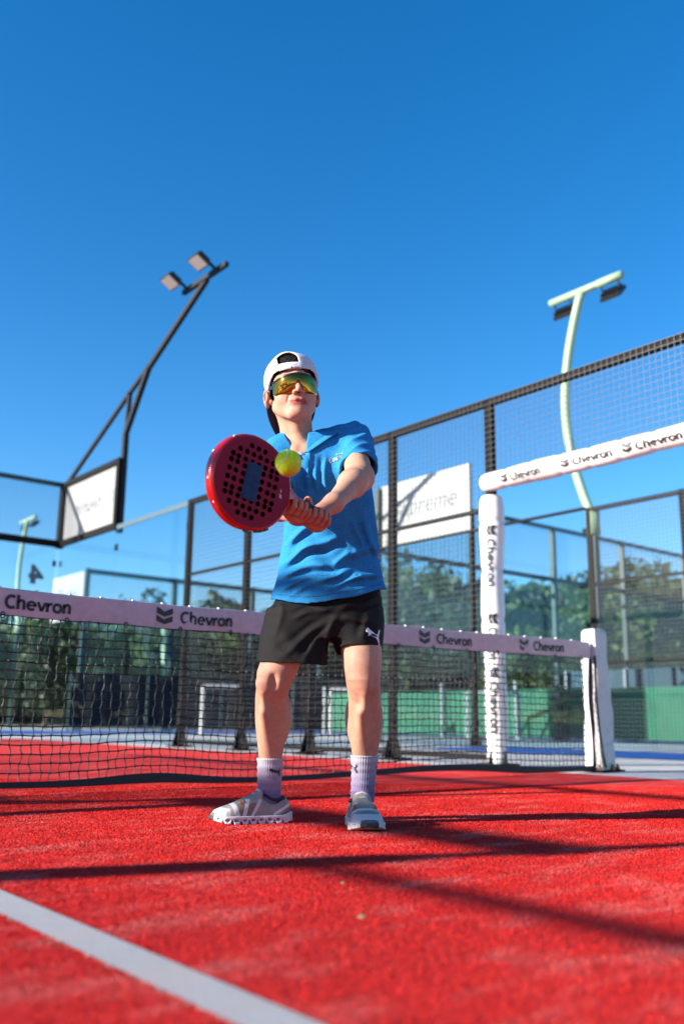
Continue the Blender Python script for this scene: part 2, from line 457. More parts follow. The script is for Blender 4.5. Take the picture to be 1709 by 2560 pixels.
def side_fence(loc, rz, label, yr, with_glass=True, group=None, back=True, pads=True, letters=True):
    """padel side wall. local x runs along the court (0 = net), local +y faces the court"""
    t = thing('side_fence', label, 'fence', loc, rz, group)
    P = [.93, 2.14, 3.36, 4.57, 5.88]
    ps = [s for s in P if s <= yr[1] + .01]
    neg = [-s for s in P if -s >= yr[0] - .01]
    if not with_glass: neg = [-.93, -2.62]
    for x in ps + neg: post(t, x, 0, 3.0)
    allp = sorted(neg) + ps
    for a, b in zip(allp[:-1], allp[1:]):
        top = 3.0
        rail(t, a + .036, b - .036, top - .03, .06, .06)
        if a < 0 < b:
            rail(t, a + .036, b - .036, 2.27, .06, .06)
            mesh_part(t, a, b, 2.30, top - .01)
        else:
            rail(t, a + .036, b - .036, 2.05, .034, .034)
            rail(t, a + .036, b - .036, .06, .04, .04)
            mesh_part(t, a, b, .04, top - .01)
    if with_glass:
        for a, b in ((5.95, 7.97), (7.97, 9.97)): glass_part(t, a, b, .03, 2.93)
        post(t, 8.0, 2.93, 4.0, .08, .08); post(t, 10.0, 2.93, 4.0, .10, .10)
        rail(t, 8.05, 9.95, 3.965, .07, .07); rail(t, 8.05, 9.95, 2.995, .10, .05); rail(t, 5.94, 7.96, 2.965, .07, .02, mat('frosted_glass_strip', (.06, .10, .12), .4))
        mesh_part(t, 8.03, 9.96, 3.04, 3.94)
    return t
RIGHT = side_fence((5.0, 0, 0), R_(90), 'dark steel mesh side fence of the red court with padded white doorway by the net', (-3.4, 6))
LEFT = side_fence((-5.0, .60, 0), R_(90), 'unseen dark steel mesh fence left of the red court, placed for its shadows on the turf', (-6, 6), with_glass=False)  # unseen fence, shifted along the court so its shadows fall where wanted

# ---- white vinyl padding of the doorway: lumpy sleeve, laced every half metre
def sleeve(along, r0, n=90, seg=28, seed=1, lump=.10, flat=.0, pinch=()):
    """returns function P(s, th) on the sleeve and the mesh; along = (p0, p1)"""
    p0, p1 = Vector(along[0]), Vector(along[1]); L_ = (p1 - p0).length; t = (p1 - p0) / L_
    x = Vector((0, 1, 0)); y = t.cross(x).normalized(); x = y.cross(t).normalized()
    rs = np.random.default_rng(seed); ph = rs.uniform(0, 6.28, 12); am = rs.uniform(.4, 1, 12)
    def rad(s, th):
        v = 0.
        for k in range(4): v += am[k] * math.sin((2.1 + 1.9 * k) * s + ph[k] + (k % 3) * th) * .42
        v *= lump * .5
        for c in pinch: v -= .11 * math.exp(-((s - c) / .022) ** 2)
        e = min(s, L_ - s) / .05
        if e < 1: v -= .16 * (1 - e) ** 2
        return r0 * (1 + v)
    def P(s, th, off=0.):
        r = rad(s, th) + off
        return p0 + t * s + x * (r * math.cos(th)) + y * (r * math.sin(th))
    m = MB(); rows = [[P(L_ * i / n, 2 * math.pi * k / seg) for k in range(seg)] for i in range(n + 1)]
    vs = [q for r_ in rows for q in r_]; fs = []
    for i in range(n):
        for k in range(seg): fs.append((i * seg + k, i * seg + (k + 1) % seg, (i + 1) * seg + (k + 1) % seg, (i + 1) * seg + k))
    fs.append(tuple(range(seg))); fs.append(tuple(reversed([n * seg + k for k in range(seg)])))
    m.add(vs, fs)
    return P, m, L_
def print_on_sleeve(parent, P, s0, width, height, th0, rad, sign=1, word='Chevron', em=True, mt=None, flip=1):
    h = height
    def fn_gen(so, thc):
        return lambda u, v: P(s0 + sign * (so + u), thc + flip * (v - h / 2) / rad, .0055)
    so = 0.
    if em:
        V, F = poly_split(EMBLEM, 5)
        V = [(x * h * 1.05, y * h * 1.05) for x, y in V]
        mapped(V, F, fn_gen(0, th0)).build('emblem', M_INK, parent)
        so = h * 1.45
    V, F = fit_text(word, width - so, h * .95, .03, 6)
    # finer splitting along the run for a smooth wrap
    mapped(V, F, fn_gen(so, th0)).build('lettering', mt or M_INK, parent)

# beam over the doorway (local x along court). In RIGHT's frame: local x = world y, local y = -world x
Pb, mb_, Lb = sleeve(((.965, .035, 2.262), (-1.0, .035, 2.262)), .080, 110, 28, 3, .22, pinch=(.24, .50, .79, 1.06, 1.33, 1.60))
beam_pad = mb_.build('doorway_padding', M_PAD, RIGHT, True)
beam_pad['label'] = 'white printed padding laced round the doorway beam'
# find which angle faces the camera: local +y, slightly below
TH0 = 0.0
for k, (s0, wd) in enumerate(((.235, .40), (.83, .46), (1.38, .46))):
    print_on_sleeve(beam_pad, Pb, s0, wd, .072, .2, .09, 1, flip=-1, mt=M_INKW if k == 0 else M_INK)
Pc, mc_, Lc = sleeve(((.935, .0, 2.15), (.935, .0, .0)), .090, 120, 28, 11, .42, pinch=(.22, .62, 1.02, 1.4, 1.75))
col_pad = mc_.build('post_padding', M_PAD, RIGHT, True)
col_pad['label'] = 'white lumpy printed padding round the doorway post'
for s0, wd in ((.26, .50), (.98, .36), (1.40, .50)):
    print_on_sleeve(col_pad, Pc, s0, wd, .075, -.6, .095, 1, flip=-1, mt=M_INKW)
# near-side doorway post is padded as well
Pd, md_, Ld = sleeve(((-.935, .0, 2.15), (-.935, .0, .0)), .092, 60, 24, 17, .2, pinch=(.3, .8, 1.3, 1.8))
md_.build('post_padding', M_PAD, RIGHT, True)
# unseen left doorway: padded beam sized and raised to throw the broad shadow
Pe, me_, Le = sleeve(((.99, .0, 2.29), (-1.0, .0, 2.29)), .060, 60, 20, 4, .12)
me_.build('doorway_padding', M_PAD, LEFT, True)
for sx in (-1, 1):
    _, mm_, _ = sleeve(((.935 * sx, .0, 2.15), (.935 * sx, .0, .0)), .078, 50, 20, 20 + sx, .12)
    mm_.build('post_padding', M_PAD, LEFT, True)

# white advertising board in the upper corner of the side wall (Y 8..10)
def board(name, label, x0, x1, z0, z1, X, word, yo=0.0, mirror=True, group='white boards in the upper corners of the courts', zrel=.36, hrel=.28):
    o = MB(); t_ = thing(name, label, 'sign', (X, 0, 0), R_(90), group)
    o.box(((x0 + x1) / 2, yo, (z0 + z1) / 2), (x1 - x0, .012, z1 - z0)); p_ = o.build('panel', M_BOARD2 if word == 'Chevron' else M_BOARD, t_)
    ink = M_FAINT2 if word == 'Chevron' else M_FAINT; W_ = (x1 - x0) * (.60 if word == 'Chevron' else .72); xc = (x0 + x1) / 2; zz = z0 + (z1 - z0) * zrel; hh = (z1 - z0) * hrel
    V, F = fit_text(word, W_, hh, .0, shear=.25)
    # printing faces out of the court: reversed when seen from inside, through the panel
    sg = 1 if mirror else -1
    mapped(V, F, lambda u, v: (xc + (u - W_ / 2) * sg, yo + .009, zz + v)).build('lettering', ink, p_)
    if word == 'Chevron':
        V, F = poly_split(EMBLEM, 1)
        mapped(V, F, lambda u, v: (xc - sg * (W_ / 2 + .10 + .26 - u * .26), yo + .009, zz + .0 + v * .26)).build('emblem', ink, p_)
    fr = MB()
    for (a, b) in (((x0, z0), (x0, z1)), ((x1, z0), (x1, z1))):
        fr = MB(); fr.bar((a[0], yo - .012, a[1]), (b[0], yo - .012, b[1]), .02, .02); fr.build('edge_frame', M_STEEL, t_)
    return t_
board('sign_board', 'white board behind the wire in the upper corner, under the leaning black light pole', 8.06, 9.93, 3.05, 3.93, 5.03, 'Chevron')
# ================================================================== BACK WALL of the red court
bw = thing('back_wall', 'glass back wall with wire mesh on top and the number 4 on its pane', 'glass wall', (0, 10.0, 0), 0.)
for k in range(4):
    x1 = 4.95 - 2 * k; glass_part(bw, x1 - 2.0, x1, .03, 2.93)
    mesh_part(bw, x1 - 2.0, x1, 3.06, 3.94, y=-.062)
    if k: post(bw, x1, 0, 4.0, .08, .08)
rail(bw, -3.0, 4.95, 3.965, .07, .06, M_STEEL_G); rail(bw, -3.0, 4.95, 3.0, .11, .06)
V, F = fit_text('4', .24, .30, .06)
mapped(V, F, lambda u, v: (4.78 - u, -.0085, 2.33 + v)).build('number', mat('grey_decal', (.10, .14, .17), .6), bw)

# ================================================================== NET
net = thing('padel_net', 'black padel net with white printed tape stretched across the red court', 'net', (0, 0, 0))
NX0, NX1 = -4.95, 4.95
def tape_top(x): return .872 + .020 * (x / 5.0) ** 2 + .0025 * math.sin(3.1 * x) + .0015 * math.sin(9.7 * x + 1)
def sway(x, z): return .010 * math.sin(1.3 * x + 2.1 * z) * (1 - abs(z - .45)) + .006 * math.sin(4.1 * x + 1)
TH = .107
tp = MB(); nx = 260
for side in (-1, 1):
    rows = []
    for i in range(nx + 1):
        x = NX0 + (NX1 - NX0) * i / nx; zt = tape_top(x)
        bend = .004 * math.sin(7 * x) + .003 * math.sin(17 * x + 1)
        rows.append([(x, side * (.010 + .002 * math.sin(3.0 * v)) + bend * v, zt - TH * v - (.004 * abs(math.sin(5.2 * x)) if v == 1 else 0)) for v in (0, .12, .35, .6, .85, 1)])
    if side > 0: rows = rows[::-1]
    tp.grid(rows)
top = [[(NX0 + (NX1 - NX0) * i / nx, .010 * math.cos(a), tape_top(NX0 + (NX1 - NX0) * i / nx) + .008 * math.sin(a)) for a in (math.pi, 2.4, 1.57, .75, 0)] for i in range(nx + 1)]
tp.grid(top)
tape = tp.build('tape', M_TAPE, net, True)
def on_tape(x, v):   # v metres above the tape's lower edge
    return (x, -.0165 + .001, tape_top(x) - TH + v)
def tape_print(x0, word_w, em=None):
    if em is not None:
        V, F = poly_split(EMBLEM, 3); V = [(x * .088, y * .082) for x, y in V]
        mapped(V, F, lambda u, v: on_tape(em + u, .014 + v)).build('emblem', M_INK, tape)
    V, F = fit_text('Chevron', word_w, .066, .035)
    mapped(V, F, lambda u, v: on_tape(x0 + u, .022 + v)).build('lettering', M_INK, tape)
tape_print(.752, .305, .62)
tape_print(1.622, .305, 1.492)
tape_print(2.50, .305, 2.37)
tape_print(3.402, .315, 3.258)
tape_print(4.318, .33, 4.18)
# rivets along the top edge, lacing rings under the tape
rv = MB()
x = NX0 + .05
while x < NX1:
    zt = tape_top(x); rv.box((x, 0, zt + .009), (.012, .012, .008)); x += .145 + .03 * random.random()
rv.build('rivets', M_WHITEP, tape, kind='stuff')
for k in range(34):
    x = NX0 + .15 + k * .292
    g = MB(); c = Vector((x, -.014, tape_top(x) - TH - .006))
    g.tube([c + Vector((.009 * math.cos(a), -.004, .013 * math.sin(a))) for a in np.linspace(0, 6.28, 10)[:-1]], .0028, 5, closed=True)
    g.build('lacing_ring', M_BLACK, net)
# netting
CP = .0455
nc = MB(); ncol = int((NX1 - NX0) / CP); nrow = 18
zb = lambda x: .046 + (.035 * math.exp(-((x - 1.55) / .33) ** 2)) + .010 * math.sin(2.2 * x + .6) + (.02 * math.exp(-((x - 3.6) / .6) ** 2))
def npt(i, j):
    x = NX0 + .01 + i * CP
    z1 = tape_top(x) - TH - .004; z0 = zb(x)
    f = j / nrow
    z = z1 + (z0 - z1) * f
    dx = .004 * math.sin(j * 2.9 + i * .7) + .004 * math.sin(j * 1.1 + i * 1.9) + .02 * max(0, f - .8) * math.sin(2.0 * x) 
    if j == nrow: dx += .0
    return Vector((x + dx, sway(x, z), z + .0016 * math.sin(i * 1.7 + j * 2.3)))
G = [[npt(i, j) for j in range(nrow + 1)] for i in range(ncol)]
for i in range(ncol):
    fine = G[i][0].x > -.6
    for j in range(nrow):
        a, b = G[i][j], G[i][j + 1]
        if fine:
            mid = (a + b) / 2 + Vector((.0035 * (1 if (j + i) % 2 else -1), 0, 0))
            nc.tube([a, mid, b], .0026, 4, False)
        else: nc.tube([a, b], .0026, 3, False)
for j in range(nrow + 1):
    r = .0036 if j == 5 else .0027
    for i in range(0, ncol - 1):
        nc.tube([G[i][j], G[i + 1][j]], r, 4 if G[i][0].x > -.6 else 3, False)
for i in range(ncol):
    if G[i][0].x < -.6: continue
    for j in range(nrow + 1): nc.box(G[i][j], (.0085, .007, .0085))
nc.build('netting', M_CORD, net, kind='stuff')
gl = MB()
for i in range(ncol):
    if G[i][0].x > -.6: gl.box(G[i][5] + Vector((0, -.004, .003)), (.005, .004, .005))
gl.build('cord_clips', mat('worn_clip', (.25, .24, .24), .4), net, kind='stuff')
bb = MB()
for side in (-1, 1):
    rows = []
    for i in range(200):
        x = NX0 + (NX1 - NX0) * i / 199; z0 = zb(x); tw = .022 + .02 * math.exp(-((x - 1.55) / .33) ** 2) + .012 * max(0, x - 2.5)
        lo = max(.006, z0 - tw)
        rows.append([(x, sway(x, z0) + side * .004, z0 + .004), (x, sway(x, z0) + side * .006 - .004, (z0 + lo) / 2), (x, sway(x, z0) + side * .004 - .006, lo)])
    if side > 0: rows = rows[::-1]
    bb.grid(rows)
bb.build('bottom_band', M_BAND, net, True)
eb = MB()
rows = [[(NX1 - .012 + .012 * math.sin(9 * z), -.004, z), (NX1 + .03 + .01 * math.sin(7 * z), -.006, z)] for z in np.linspace(.0, .79, 24)]
eb.grid(rows); eb.grid([[(a[0], a[1] + .008, a[2]) for a in r_][::-1] for r_ in rows])
eb.build('end_band', M_BAND, net, True)

# net post in its tapering padded cover
npo = thing('net_post', 'white padded net post with scuffed flank at the right end of the net', 'post', (5.06, 0.02, 0))
def ring(z):
    f = z / 1.0
    x0 = -.098 + .004 * f; x1 = .098 - .040 * f ** 1.1; yd = .070 - .008 * f
    pts = []
    for k in range(40):
        a = 2 * math.pi * k / 40; c, s = math.cos(a), math.sin(a); e = .28
        px = math.copysign(abs(c) ** e, c); py = math.copysign(abs(s) ** e, s)
        q = .004 * math.sin(9 * z + 3 * a) + .003 * math.sin(23 * z + a)
        pts.append(((x0 + x1) / 2 + px * ((x1 - x0) / 2 + q), py * (yd + q), z))
    return pts
m = MB(); zs = [0.01, .05, .12, .2, .3, .4, .5, .6, .7, .8, .88, .94, .965]
rows = [ring(z) for z in zs]
cx, cy = -.02, 0
for f, z in ((.93, .985), (.75, .997), (.35, 1.002)): rows.append([(cx + (x - cx) * f, cy + (y - cy) * f, z) for x, y, _ in rows[12]])
n_ = 40; vs = [q for r_ in rows for q in r_]; fs = [(i * n_ + k, i * n_ + (k + 1) % n_, (i + 1) * n_ + (k + 1) % n_, (i + 1) * n_ + k) for i in range(len(rows) - 1) for k in range(n_)]
fs.append(tuple((len(rows) - 1) * n_ + k for k in range(n_)))
m.add(vs, fs)
mp_ = bpy.data.materials.new('scuffed_white_padding'); mp_.use_nodes = True
n, l = nodes_of(mp_); b = n['Principled BSDF']; b.inputs['Roughness'].default_value = .5
tc = n.new('ShaderNodeTexCoord'); mpg = n.new('ShaderNodeMapping'); mpg.inputs['Scale'].default_value = (30, 30, 9); mpg.inputs['Rotation'].default_value = (0, R_(25), 0)
l.new(tc.outputs['Object'], mpg.inputs[0]); nz = n.new('ShaderNodeTexNoise'); nz.inputs['Scale'].default_value = 1.6; nz.inputs['Detail'].default_value = 8; nz.inputs['Roughness'].default_value = .75
l.new(mpg.outputs[0], nz.inputs['Vector']); rp = n.new('ShaderNodeValToRGB'); rp.color_ramp.elements[0].position = .36; rp.color_ramp.elements[0].color = (.30, .30, .29, 1); rp.color_ramp.elements[1].position = .47; rp.color_ramp.elements[1].color = (.50, .48, .48, 1)
l.new(nz.outputs['Fac'], rp.inputs[0]); l.new(rp.outputs[0], b.inputs['Base Color'])
bpn = n.new('ShaderNodeBump'); bpn.inputs['Strength'].default_value = .5; bpn.inputs['Distance'].default_value = .01; l.new(nz.outputs['Fac'], bpn.inputs['Height']); l.new(bpn.outputs[0], b.inputs['Normal'])
MATS['scuffed_white_padding'] = mp_
m.build('padded_cover', mp_, npo, True)
g = MB(); g.box((.0, 0, .006), (.28, .20, .012)); g.build('base_plate', M_STEEL, npo)
for (bx, by) in ((.02, -.085), (.125, -.05), (-.115, -.07)):
    g = MB(); g.tube([(bx, by, .0), (bx, by, .03)], .016, 8); g.tube([(bx, by, .03), (bx, by, .05)], .009, 6); g.build('anchor_bolt', M_RUST, npo)
for by in (-.02, .025):
    g = MB(); g.tube([(-.085, by, .93), (-.099, by, .931)], .006, 8); g.build('eyelet', M_BLACK, npo)
g = MB(); g.tube([(-.10 + .19 * k / 10, -.074 + .003 * math.sin(k), .15 + .055 * k / 10 + .004 * math.sin(2 * k)) for k in range(11)], .003, 5); g.build('tie_cord', M_WHITEP, npo)
g = MB(); g.tube([(-.105, -.065, .80), (-.125, -.075, .5), (-.11, -.08, .27), (-.09, -.085, .12), (-.07, -.09, .03)], .009, 6); g.build('loose_strap', M_BAND, npo, True)

# ================================================================== LIGHT POLES
def lamp(parent, c, along, face, sz=(.46, .36, .09)):
    """flood light: housing with a lens pane; along = long axis, face = lens normal"""
    a = Vector(along).normalized(); f = Vector(face).normalized(); a = (a - f * a.dot(f)).normalized(); b = f.cross(a)
    rot = Matrix((a, b, f)).transposed(); c = Vector(c)
    h = MB(); h.box(c, sz, rot)
    for k in range(7): h.box(c - f * (sz[2] / 2 + .02) + a * (k - 3) * sz[0] / 7.5, (.012, sz[1] * .8, .05), rot)
    o = h.build('lamp_head', M_BLACK, parent)
    g = MB(); g.box(c + f * (sz[2] / 2 + .004), (sz[0] * .86, sz[1] * .84, .01), rot); g.build('lens', M_LENS, o)
    return o
lp = thing('light_pole', 'black leaning light pole with two floodlights above the corner of the red court', 'light pole', (5.06, 8.0, 0))
def lpb(name, pts, w_):
    for a, b in zip(pts[:-1], pts[1:]):
        m = MB(); m.bar(a, b, w_, w_, (1, 0, 0)); m.build(name, M_POLE, lp)
lpb('upright', [(0, 0, 2.9), (0, 0, 4.40)], .075)
lpb('arm', [(0, 0, 4.38), (0, -.62, 5.25)], .07)
lpb('arm', [(0, -.60, 5.22), (0, -2.14, 6.02)], .065)
lpb('brace', [(0, 2.0, 4.02), (0, -.05, 5.0)], .055)
lpb('brace', [(0, -.05, 5.0), (0, -.62, 5.25)], .055)
lpb('strut', [(0, 0, 4.38), (0, -.05, 5.0)], .055)
lpb('crossbar', [(-.02, -1.55, 6.03), (-.02, -2.66, 6.03)], .06)
for yc in (-1.62, -2.36):
    lamp(lp, (-.25, yc + .02, 6.11), (0, 1, 0), (-.50, .0, -.86), (.27, .21, .045))
    g = MB(); g.bar((-.02, yc - .02, 6.06), (-.22, yc + .0, 6.20), .05, .02); g.build('bracket', M_POLE, lp)

def curved_pole(loc, label, rz=0., lean=-.32, flip=1, hx=1.0, foot=2.9, lift=.0):
    """pale green bowed pole on a dark fence post carrying a T bar with two floodlights"""
    t_ = thing('light_pole', label, 'light pole', loc, rz, 'pale green bowed light poles')
    pts = []
    for k in range(25):
        f = k / 24; z = foot + (6.0 - foot) * f
        bow = .36 * math.sin(math.pi * f) ** .9 * (1 - .10 * f)
        pts.append((0, bow * flip, z))
    m = MB(); m.tube(pts, [.060] * 25, 14); m.build('bowed_pole', M_GREENPOLE, t_, True)
    top = Vector(pts[-1])
    m = MB(); m.tube([top + Vector((0, -.62 * hx, -.0)), top + Vector((0, .52 * hx, 0))], .05, 12); m.build('crossbar', M_GREENPOLE, t_, True)
    m = MB(); m.tube([top + Vector((0, -.63 * hx, 0)), top + Vector((0, -.25 * hx, 0))], .056, 12); m.build('bar_sleeve', M_GREENPOLE, t_, True)
    for s in (-.43, .33):
        lamp(t_, top + Vector((.08, s * hx, -.17)), (0, 1, 0), (.72, 0, -.70), (.30, .22, .05))
        g = MB(); g.bar(top + Vector((0, s * hx - .13, -.03)), top + Vector((.08, s * hx - .13, -.2)), .012, .03); g.bar(top + Vector((0, s * hx + .13, -.03)), top + Vector((.08, s * hx + .13, -.2)), .012, .03); g.build('bracket', M_BLACK, t_)
    m = MB(); m.tube([(0, 0, foot - .25), (0, 0, foot + .1)], .09, 12); m.build('sleeve', M_GREENPOLE, t_, True)
    m = MB(); m.box((0, 0, foot / 2), (.10, .10, foot)); m.build('upright', M_STEEL_G, t_)
    return t_
curved_pole((9.06, 2.84, 0), 'pale green bowed light pole rising behind the padded doorway')
curved_pole((9.06, 22.7, 0), 'pale green bowed light pole far behind the glass numbered 4', foot=2.9)
g = MB(); g.tube([(0, 0, 0), (.02, 0, 1.5), (-.04, .05, 2.95)], .085, 10); o = g.build('lamp_stump', M_GREENPOLE, None, True); o.location = (12.5, 20.2, 0); tag(o, 'pale green pole standing behind the net tape, left of the dark fence post', 'pole')

# ================================================================== NEIGHBOUR COURTS
na = thing('side_fence', 'dark mesh fence with grey posts of the neighbouring court behind the doorway', 'fence', (9.0, 0, 0), R_(90))
xs = [-1.9, -.7, .33, 1.55, 2.85, 4.86]
for x in xs: post(na, x, 0, 3.0, .065, .065)
for a, b in zip(xs[:-2], xs[1:-1]):
    rail(na, a + .034, b - .034, 2.97, .05, .05); rail(na, a + .034, b - .034, 2.02, .035, .035); rail(na, a + .034, b - .034, 1.05, .035, .035)
    mesh_part(na, a, b, .05, 2.96, r=.0019)
glass_part(na, 2.92, 4.86, .03, 2.95); glass_part(na, 4.86, 6.88, .03, 2.95)
rail(na, 2.90, 6.88, 3.0, .04, .04)
board('sign_board', 'large white board with faint reversed lettering, between the player and the padded doorway', 4.92, 6.86, 3.04, 4.03, 9.03, 'Supreme', -.02, False, zrel=.34, hrel=.36)
nb = thing('back_wall', 'glass and mesh back wall of the neighbouring court, right of the doorway', 'glass wall', (9.0, 6.9, 0), 0.)
xs = [0.0, 2.2, 4.45, 6.7, 9.05, 10.0]
for x in xs: post(nb, x, 0, 4.0, .09, .09, M_STEEL_G)
for a, b in zip(xs[:-1], xs[1:]):
    glass_part(nb, a + .05, b - .05, .05, 2.9); rail(nb, a + .045, b - .045, 3.97, .07, .06, M_STEEL_G); rail(nb, a + .045, b - .045, 2.97, .08, .06, M_STEEL_G)
    mesh_part(nb, a, b, 3.0, 3.95, y=-.06, pitch=.06, m=M_STEEL_G, r=.0022)
# court beyond (corner at x 9, y 18)
ncw = thing('back_wall', 'far glass back wall with a dark green top rail, seen through the side glass', 'glass wall', (9.0, 18.0, 0), 0.)
xs = [0.0, 2.5, 5.0, 7.5, 10.0]
for x in xs: post(ncw, x, 0, 4.0, .12, .1, M_STEEL_G)
for a, b in zip(xs[:-1], xs[1:]):
    glass_part(ncw, a + .05, b - .05, .05, 2.9); rail(ncw, a + .06, b - .06, 3.93, .12, .07, M_STEEL_G); rail(ncw, a + .06, b - .06, 2.95, .1, .07, M_STEEL_G)
    mesh_part(ncw, a, b, 3.0, 3.9, y=-.07, pitch=.08, m=M_STEEL_G, r=.003)
board('sign_board', 'small white board low behind the side glass, just above the net tape', 18.05, 20.0, 2.75, 3.93, 8.96, 'Padel', .02, False, zrel=.42, hrel=.3)

# windscreens, goals, poles, building beyond the courts
def screen(name, label, loc, rz, L_, z0, z1, m, n_post, pm, cat='windscreen', pz=None, waves=.03):
    t_ = thing(name, label, cat, loc, rz)
    mb = MB(); N = 60
    mb.grid([[(L_ * i / N, waves * math.sin(i * 1.3) + waves * .6 * math.sin(i * .47), z0 + (z1 - z0) * j / 3) for j in range(4)] for i in range(N + 1)])
    mb.build('fabric', m, t_, True)
    for k in range(n_post + 1):
        g = MB(); g.tube([(L_ * k / n_post, -.06, 0), (L_ * k / n_post, -.06, pz or z1)], .03, 8); g.build('post', pm, t_)
    return t_
screen('windscreen', 'bright green windscreen with pale posts behind the right half of the net', (13.6, 14.0, 0), R_(-90), 16.0, .05, .94, M_GREENSCREEN, 8, M_GREYP, pz=1.1)
screen('windscreen', 'blue grey windscreen hanging above the green one at the right edge', (15.2, 8.0, 0), R_(-90), 7.0, .75, 1.36, M_BLUESCREEN, 5, M_GREYP)
screen('windscreen', 'dark sheet for the shade under the trees, low behind the net on the left', (2.0, 24.5, 0), 0., 22.0, .1, 1.75, M_DARKSCREEN, 11, M_STEEL_G, pz=2.6)  # dark sheet raised to stand in for the shade under the trees
screen('windscreen', 'dark blue windscreen behind the legs of the player', (8.6, 17.6, 0), R_(-22), 11.0, .1, 1.35, M_DARKSCREEN, 6, M_STEEL_G, pz=1.4)
def goal(loc, rz, wd, h, label):
    t_ = thing('goal_frame', label, 'goal', loc, rz, 'white goal frames beyond the courts')
    for x in (-wd / 2, wd / 2):
        g = MB(); g.tube([(x, 0, 0), (x, 0, h)], .035, 8); g.build('upright', M_GOAL, t_)
        g = MB(); g.tube([(x, 0, h), (x, .45, .04)], .022, 6); g.build('stay', M_GOAL, t_)
    g = MB(); g.tube([(-wd / 2, 0, h), (wd / 2, 0, h)], .035, 8); g.build('crossbar', M_GOAL, t_)
goal((8.9, 11.2, 0), R_(-28), .75, .92, 'small white goal frame beside the left leg of the player, beyond the fence')
goal((11.5, 10.6, 0), R_(-40), .75, .92, 'small white goal frame seen between the legs of the player')
goal((12.6, 7.75, 0), R_(-52), .95, .85, 'white goal frame partly hidden by the padded doorway post')
for (x, y, h, lab) in ((24.0, 12.6, 5.2, 'blue pole rising among the trees right of the padded post'), (20.0, 16.5, 4.2, 'blue pole among the trees left of the padded post')):
    g = MB(); g.tube([(0, 0, 0), (0, 0, h)], .07, 8); o = g.build('flag_pole', M_BLUEP); o.location = (x, y, 0); tag(o, lab, 'pole')
# low clubhouse far to the left behind the net
hb = thing('clubhouse', 'low dark clubhouse with pale panels far behind the left end of the net', 'building', (10.5, 31.0, 0), R_(-24))
g = MB(); g.box((0, 0, 1.3), (15, 5, 2.6)); g.build('wall', mat('clubhouse_wall', (.05, .06, .065), .8, 0, .2, 1), hb)
g = MB(); g.box((0, -.2, 2.69), (15.8, 6, .18)); g.build('roof', M_WALLP, hb)
for k in range(7):
    g = MB(); g.box((-6.2 + 2.0 * k, -2.53, 1.35), (1.2, .06, 1.1)); wo = g.build('window', M_WHITEP, hb)
    g = MB(); g.box((-6.2 + 2.0 * k, -2.57, 1.35), (1.05, .03, .95)); g.build('pane', mat('window_pane', (.06, .09, .10), .1, 0, .1, 3), wo)

# ================================================================== TREES
def leaf_mat(name, c1, c2):
    m = bpy.data.materials.new(name); m.use_nodes = True
    n, l = nodes_of(m); b = n['Principled BSDF']; b.inputs['Roughness'].default_value = .55
    oi = n.new('ShaderNodeObjectInfo'); geo = n.new('ShaderNodeNewGeometry'); nz = n.new('ShaderNodeTexNoise'); nz.inputs['Scale'].default_value = 1.4; nz.inputs['Detail'].default_value = 4
    l.new(geo.outputs['Position'], nz.inputs['Vector'])
    mx = n.new('ShaderNodeMix'); mx.data_type = 'RGBA'; mx.inputs[6].default_value = (*c1, 1); mx.inputs[7].default_value = (*c2, 1)
    ad = n.new('ShaderNodeMath'); ad.operation = 'MULTIPLY_ADD'; ad.inputs[1].default_value = .5; l.new(geo.outputs['Random Per Island'], ad.inputs[0])
    s = n.new('ShaderNodeMath'); s.operation = 'SUBTRACT'; s.inputs[1].default_value = .25; l.new(nz.outputs['Fac'], s.inputs[0]); l.new(s.outputs[0], ad.inputs[2])
    l.new(ad.outputs[0], mx.inputs[0]); l.new(mx.outputs[2], b.inputs['Base Color'])
    tr = n.new('ShaderNodeBsdfTranslucent'); l.new(mx.outputs[2], tr.inputs['Color']); ms = n.new('ShaderNodeMixShader'); ms.inputs[0].default_value = .3
    l.new(b.outputs[0], ms.inputs[1]); l.new(tr.outputs[0], ms.inputs[2]); l.new(ms.outputs[0], n['Material Output'].inputs[0])
    return m
LEAF = [leaf_mat('mid_green_leaves', (.012, .036, .009), (.046, .095, .020)), leaf_mat('olive_leaves', (.032, .062, .012), (.115, .170, .034)), leaf_mat('dark_green_leaves', (.004, .016, .006), (.018, .048, .012))]
BARK = mat('bark', (.09, .065, .045), .9, 0, .3, 12, .6, 20)
def crown_mesh(seed, n_cl, n_leaf, shape, size):
    r = np.random.default_rng(seed)
    c = []
    while len(c) < n_cl:
        q = r.uniform(-1, 1, 3)
        if .15 < np.linalg.norm(q) < 1: c.append(q * (.75 + .35 * r.random()))
    c = np.array(c) * np.array(shape)
    rad = r.uniform(.18, .42, n_cl) * min(shape)
    k = r.integers(0, n_cl, n_leaf)
    d = r.normal(size=(n_leaf, 3)); d /= np.linalg.norm(d, axis=1, keepdims=True)
    P = c[k] + d * (rad[k] * r.uniform(.45, 1.1, n_leaf))[:, None]
    u = r.normal(size=(n_leaf, 3)); u /= np.linalg.norm(u, axis=1, keepdims=True)
    v = np.cross(u, d + .6 * r.normal(size=(n_leaf, 3))); v /= np.linalg.norm(v, axis=1, keepdims=True)
    s = size * r.uniform(.6, 1.3, n_leaf)[:, None]
    V = np.stack([P - u * s, P + v * s * .55, P + u * s, P - v * s * .55], 1).reshape(-1, 3)
    return fast_mesh('crown', V, np.arange(len(V)).reshape(-1, 4), False), c
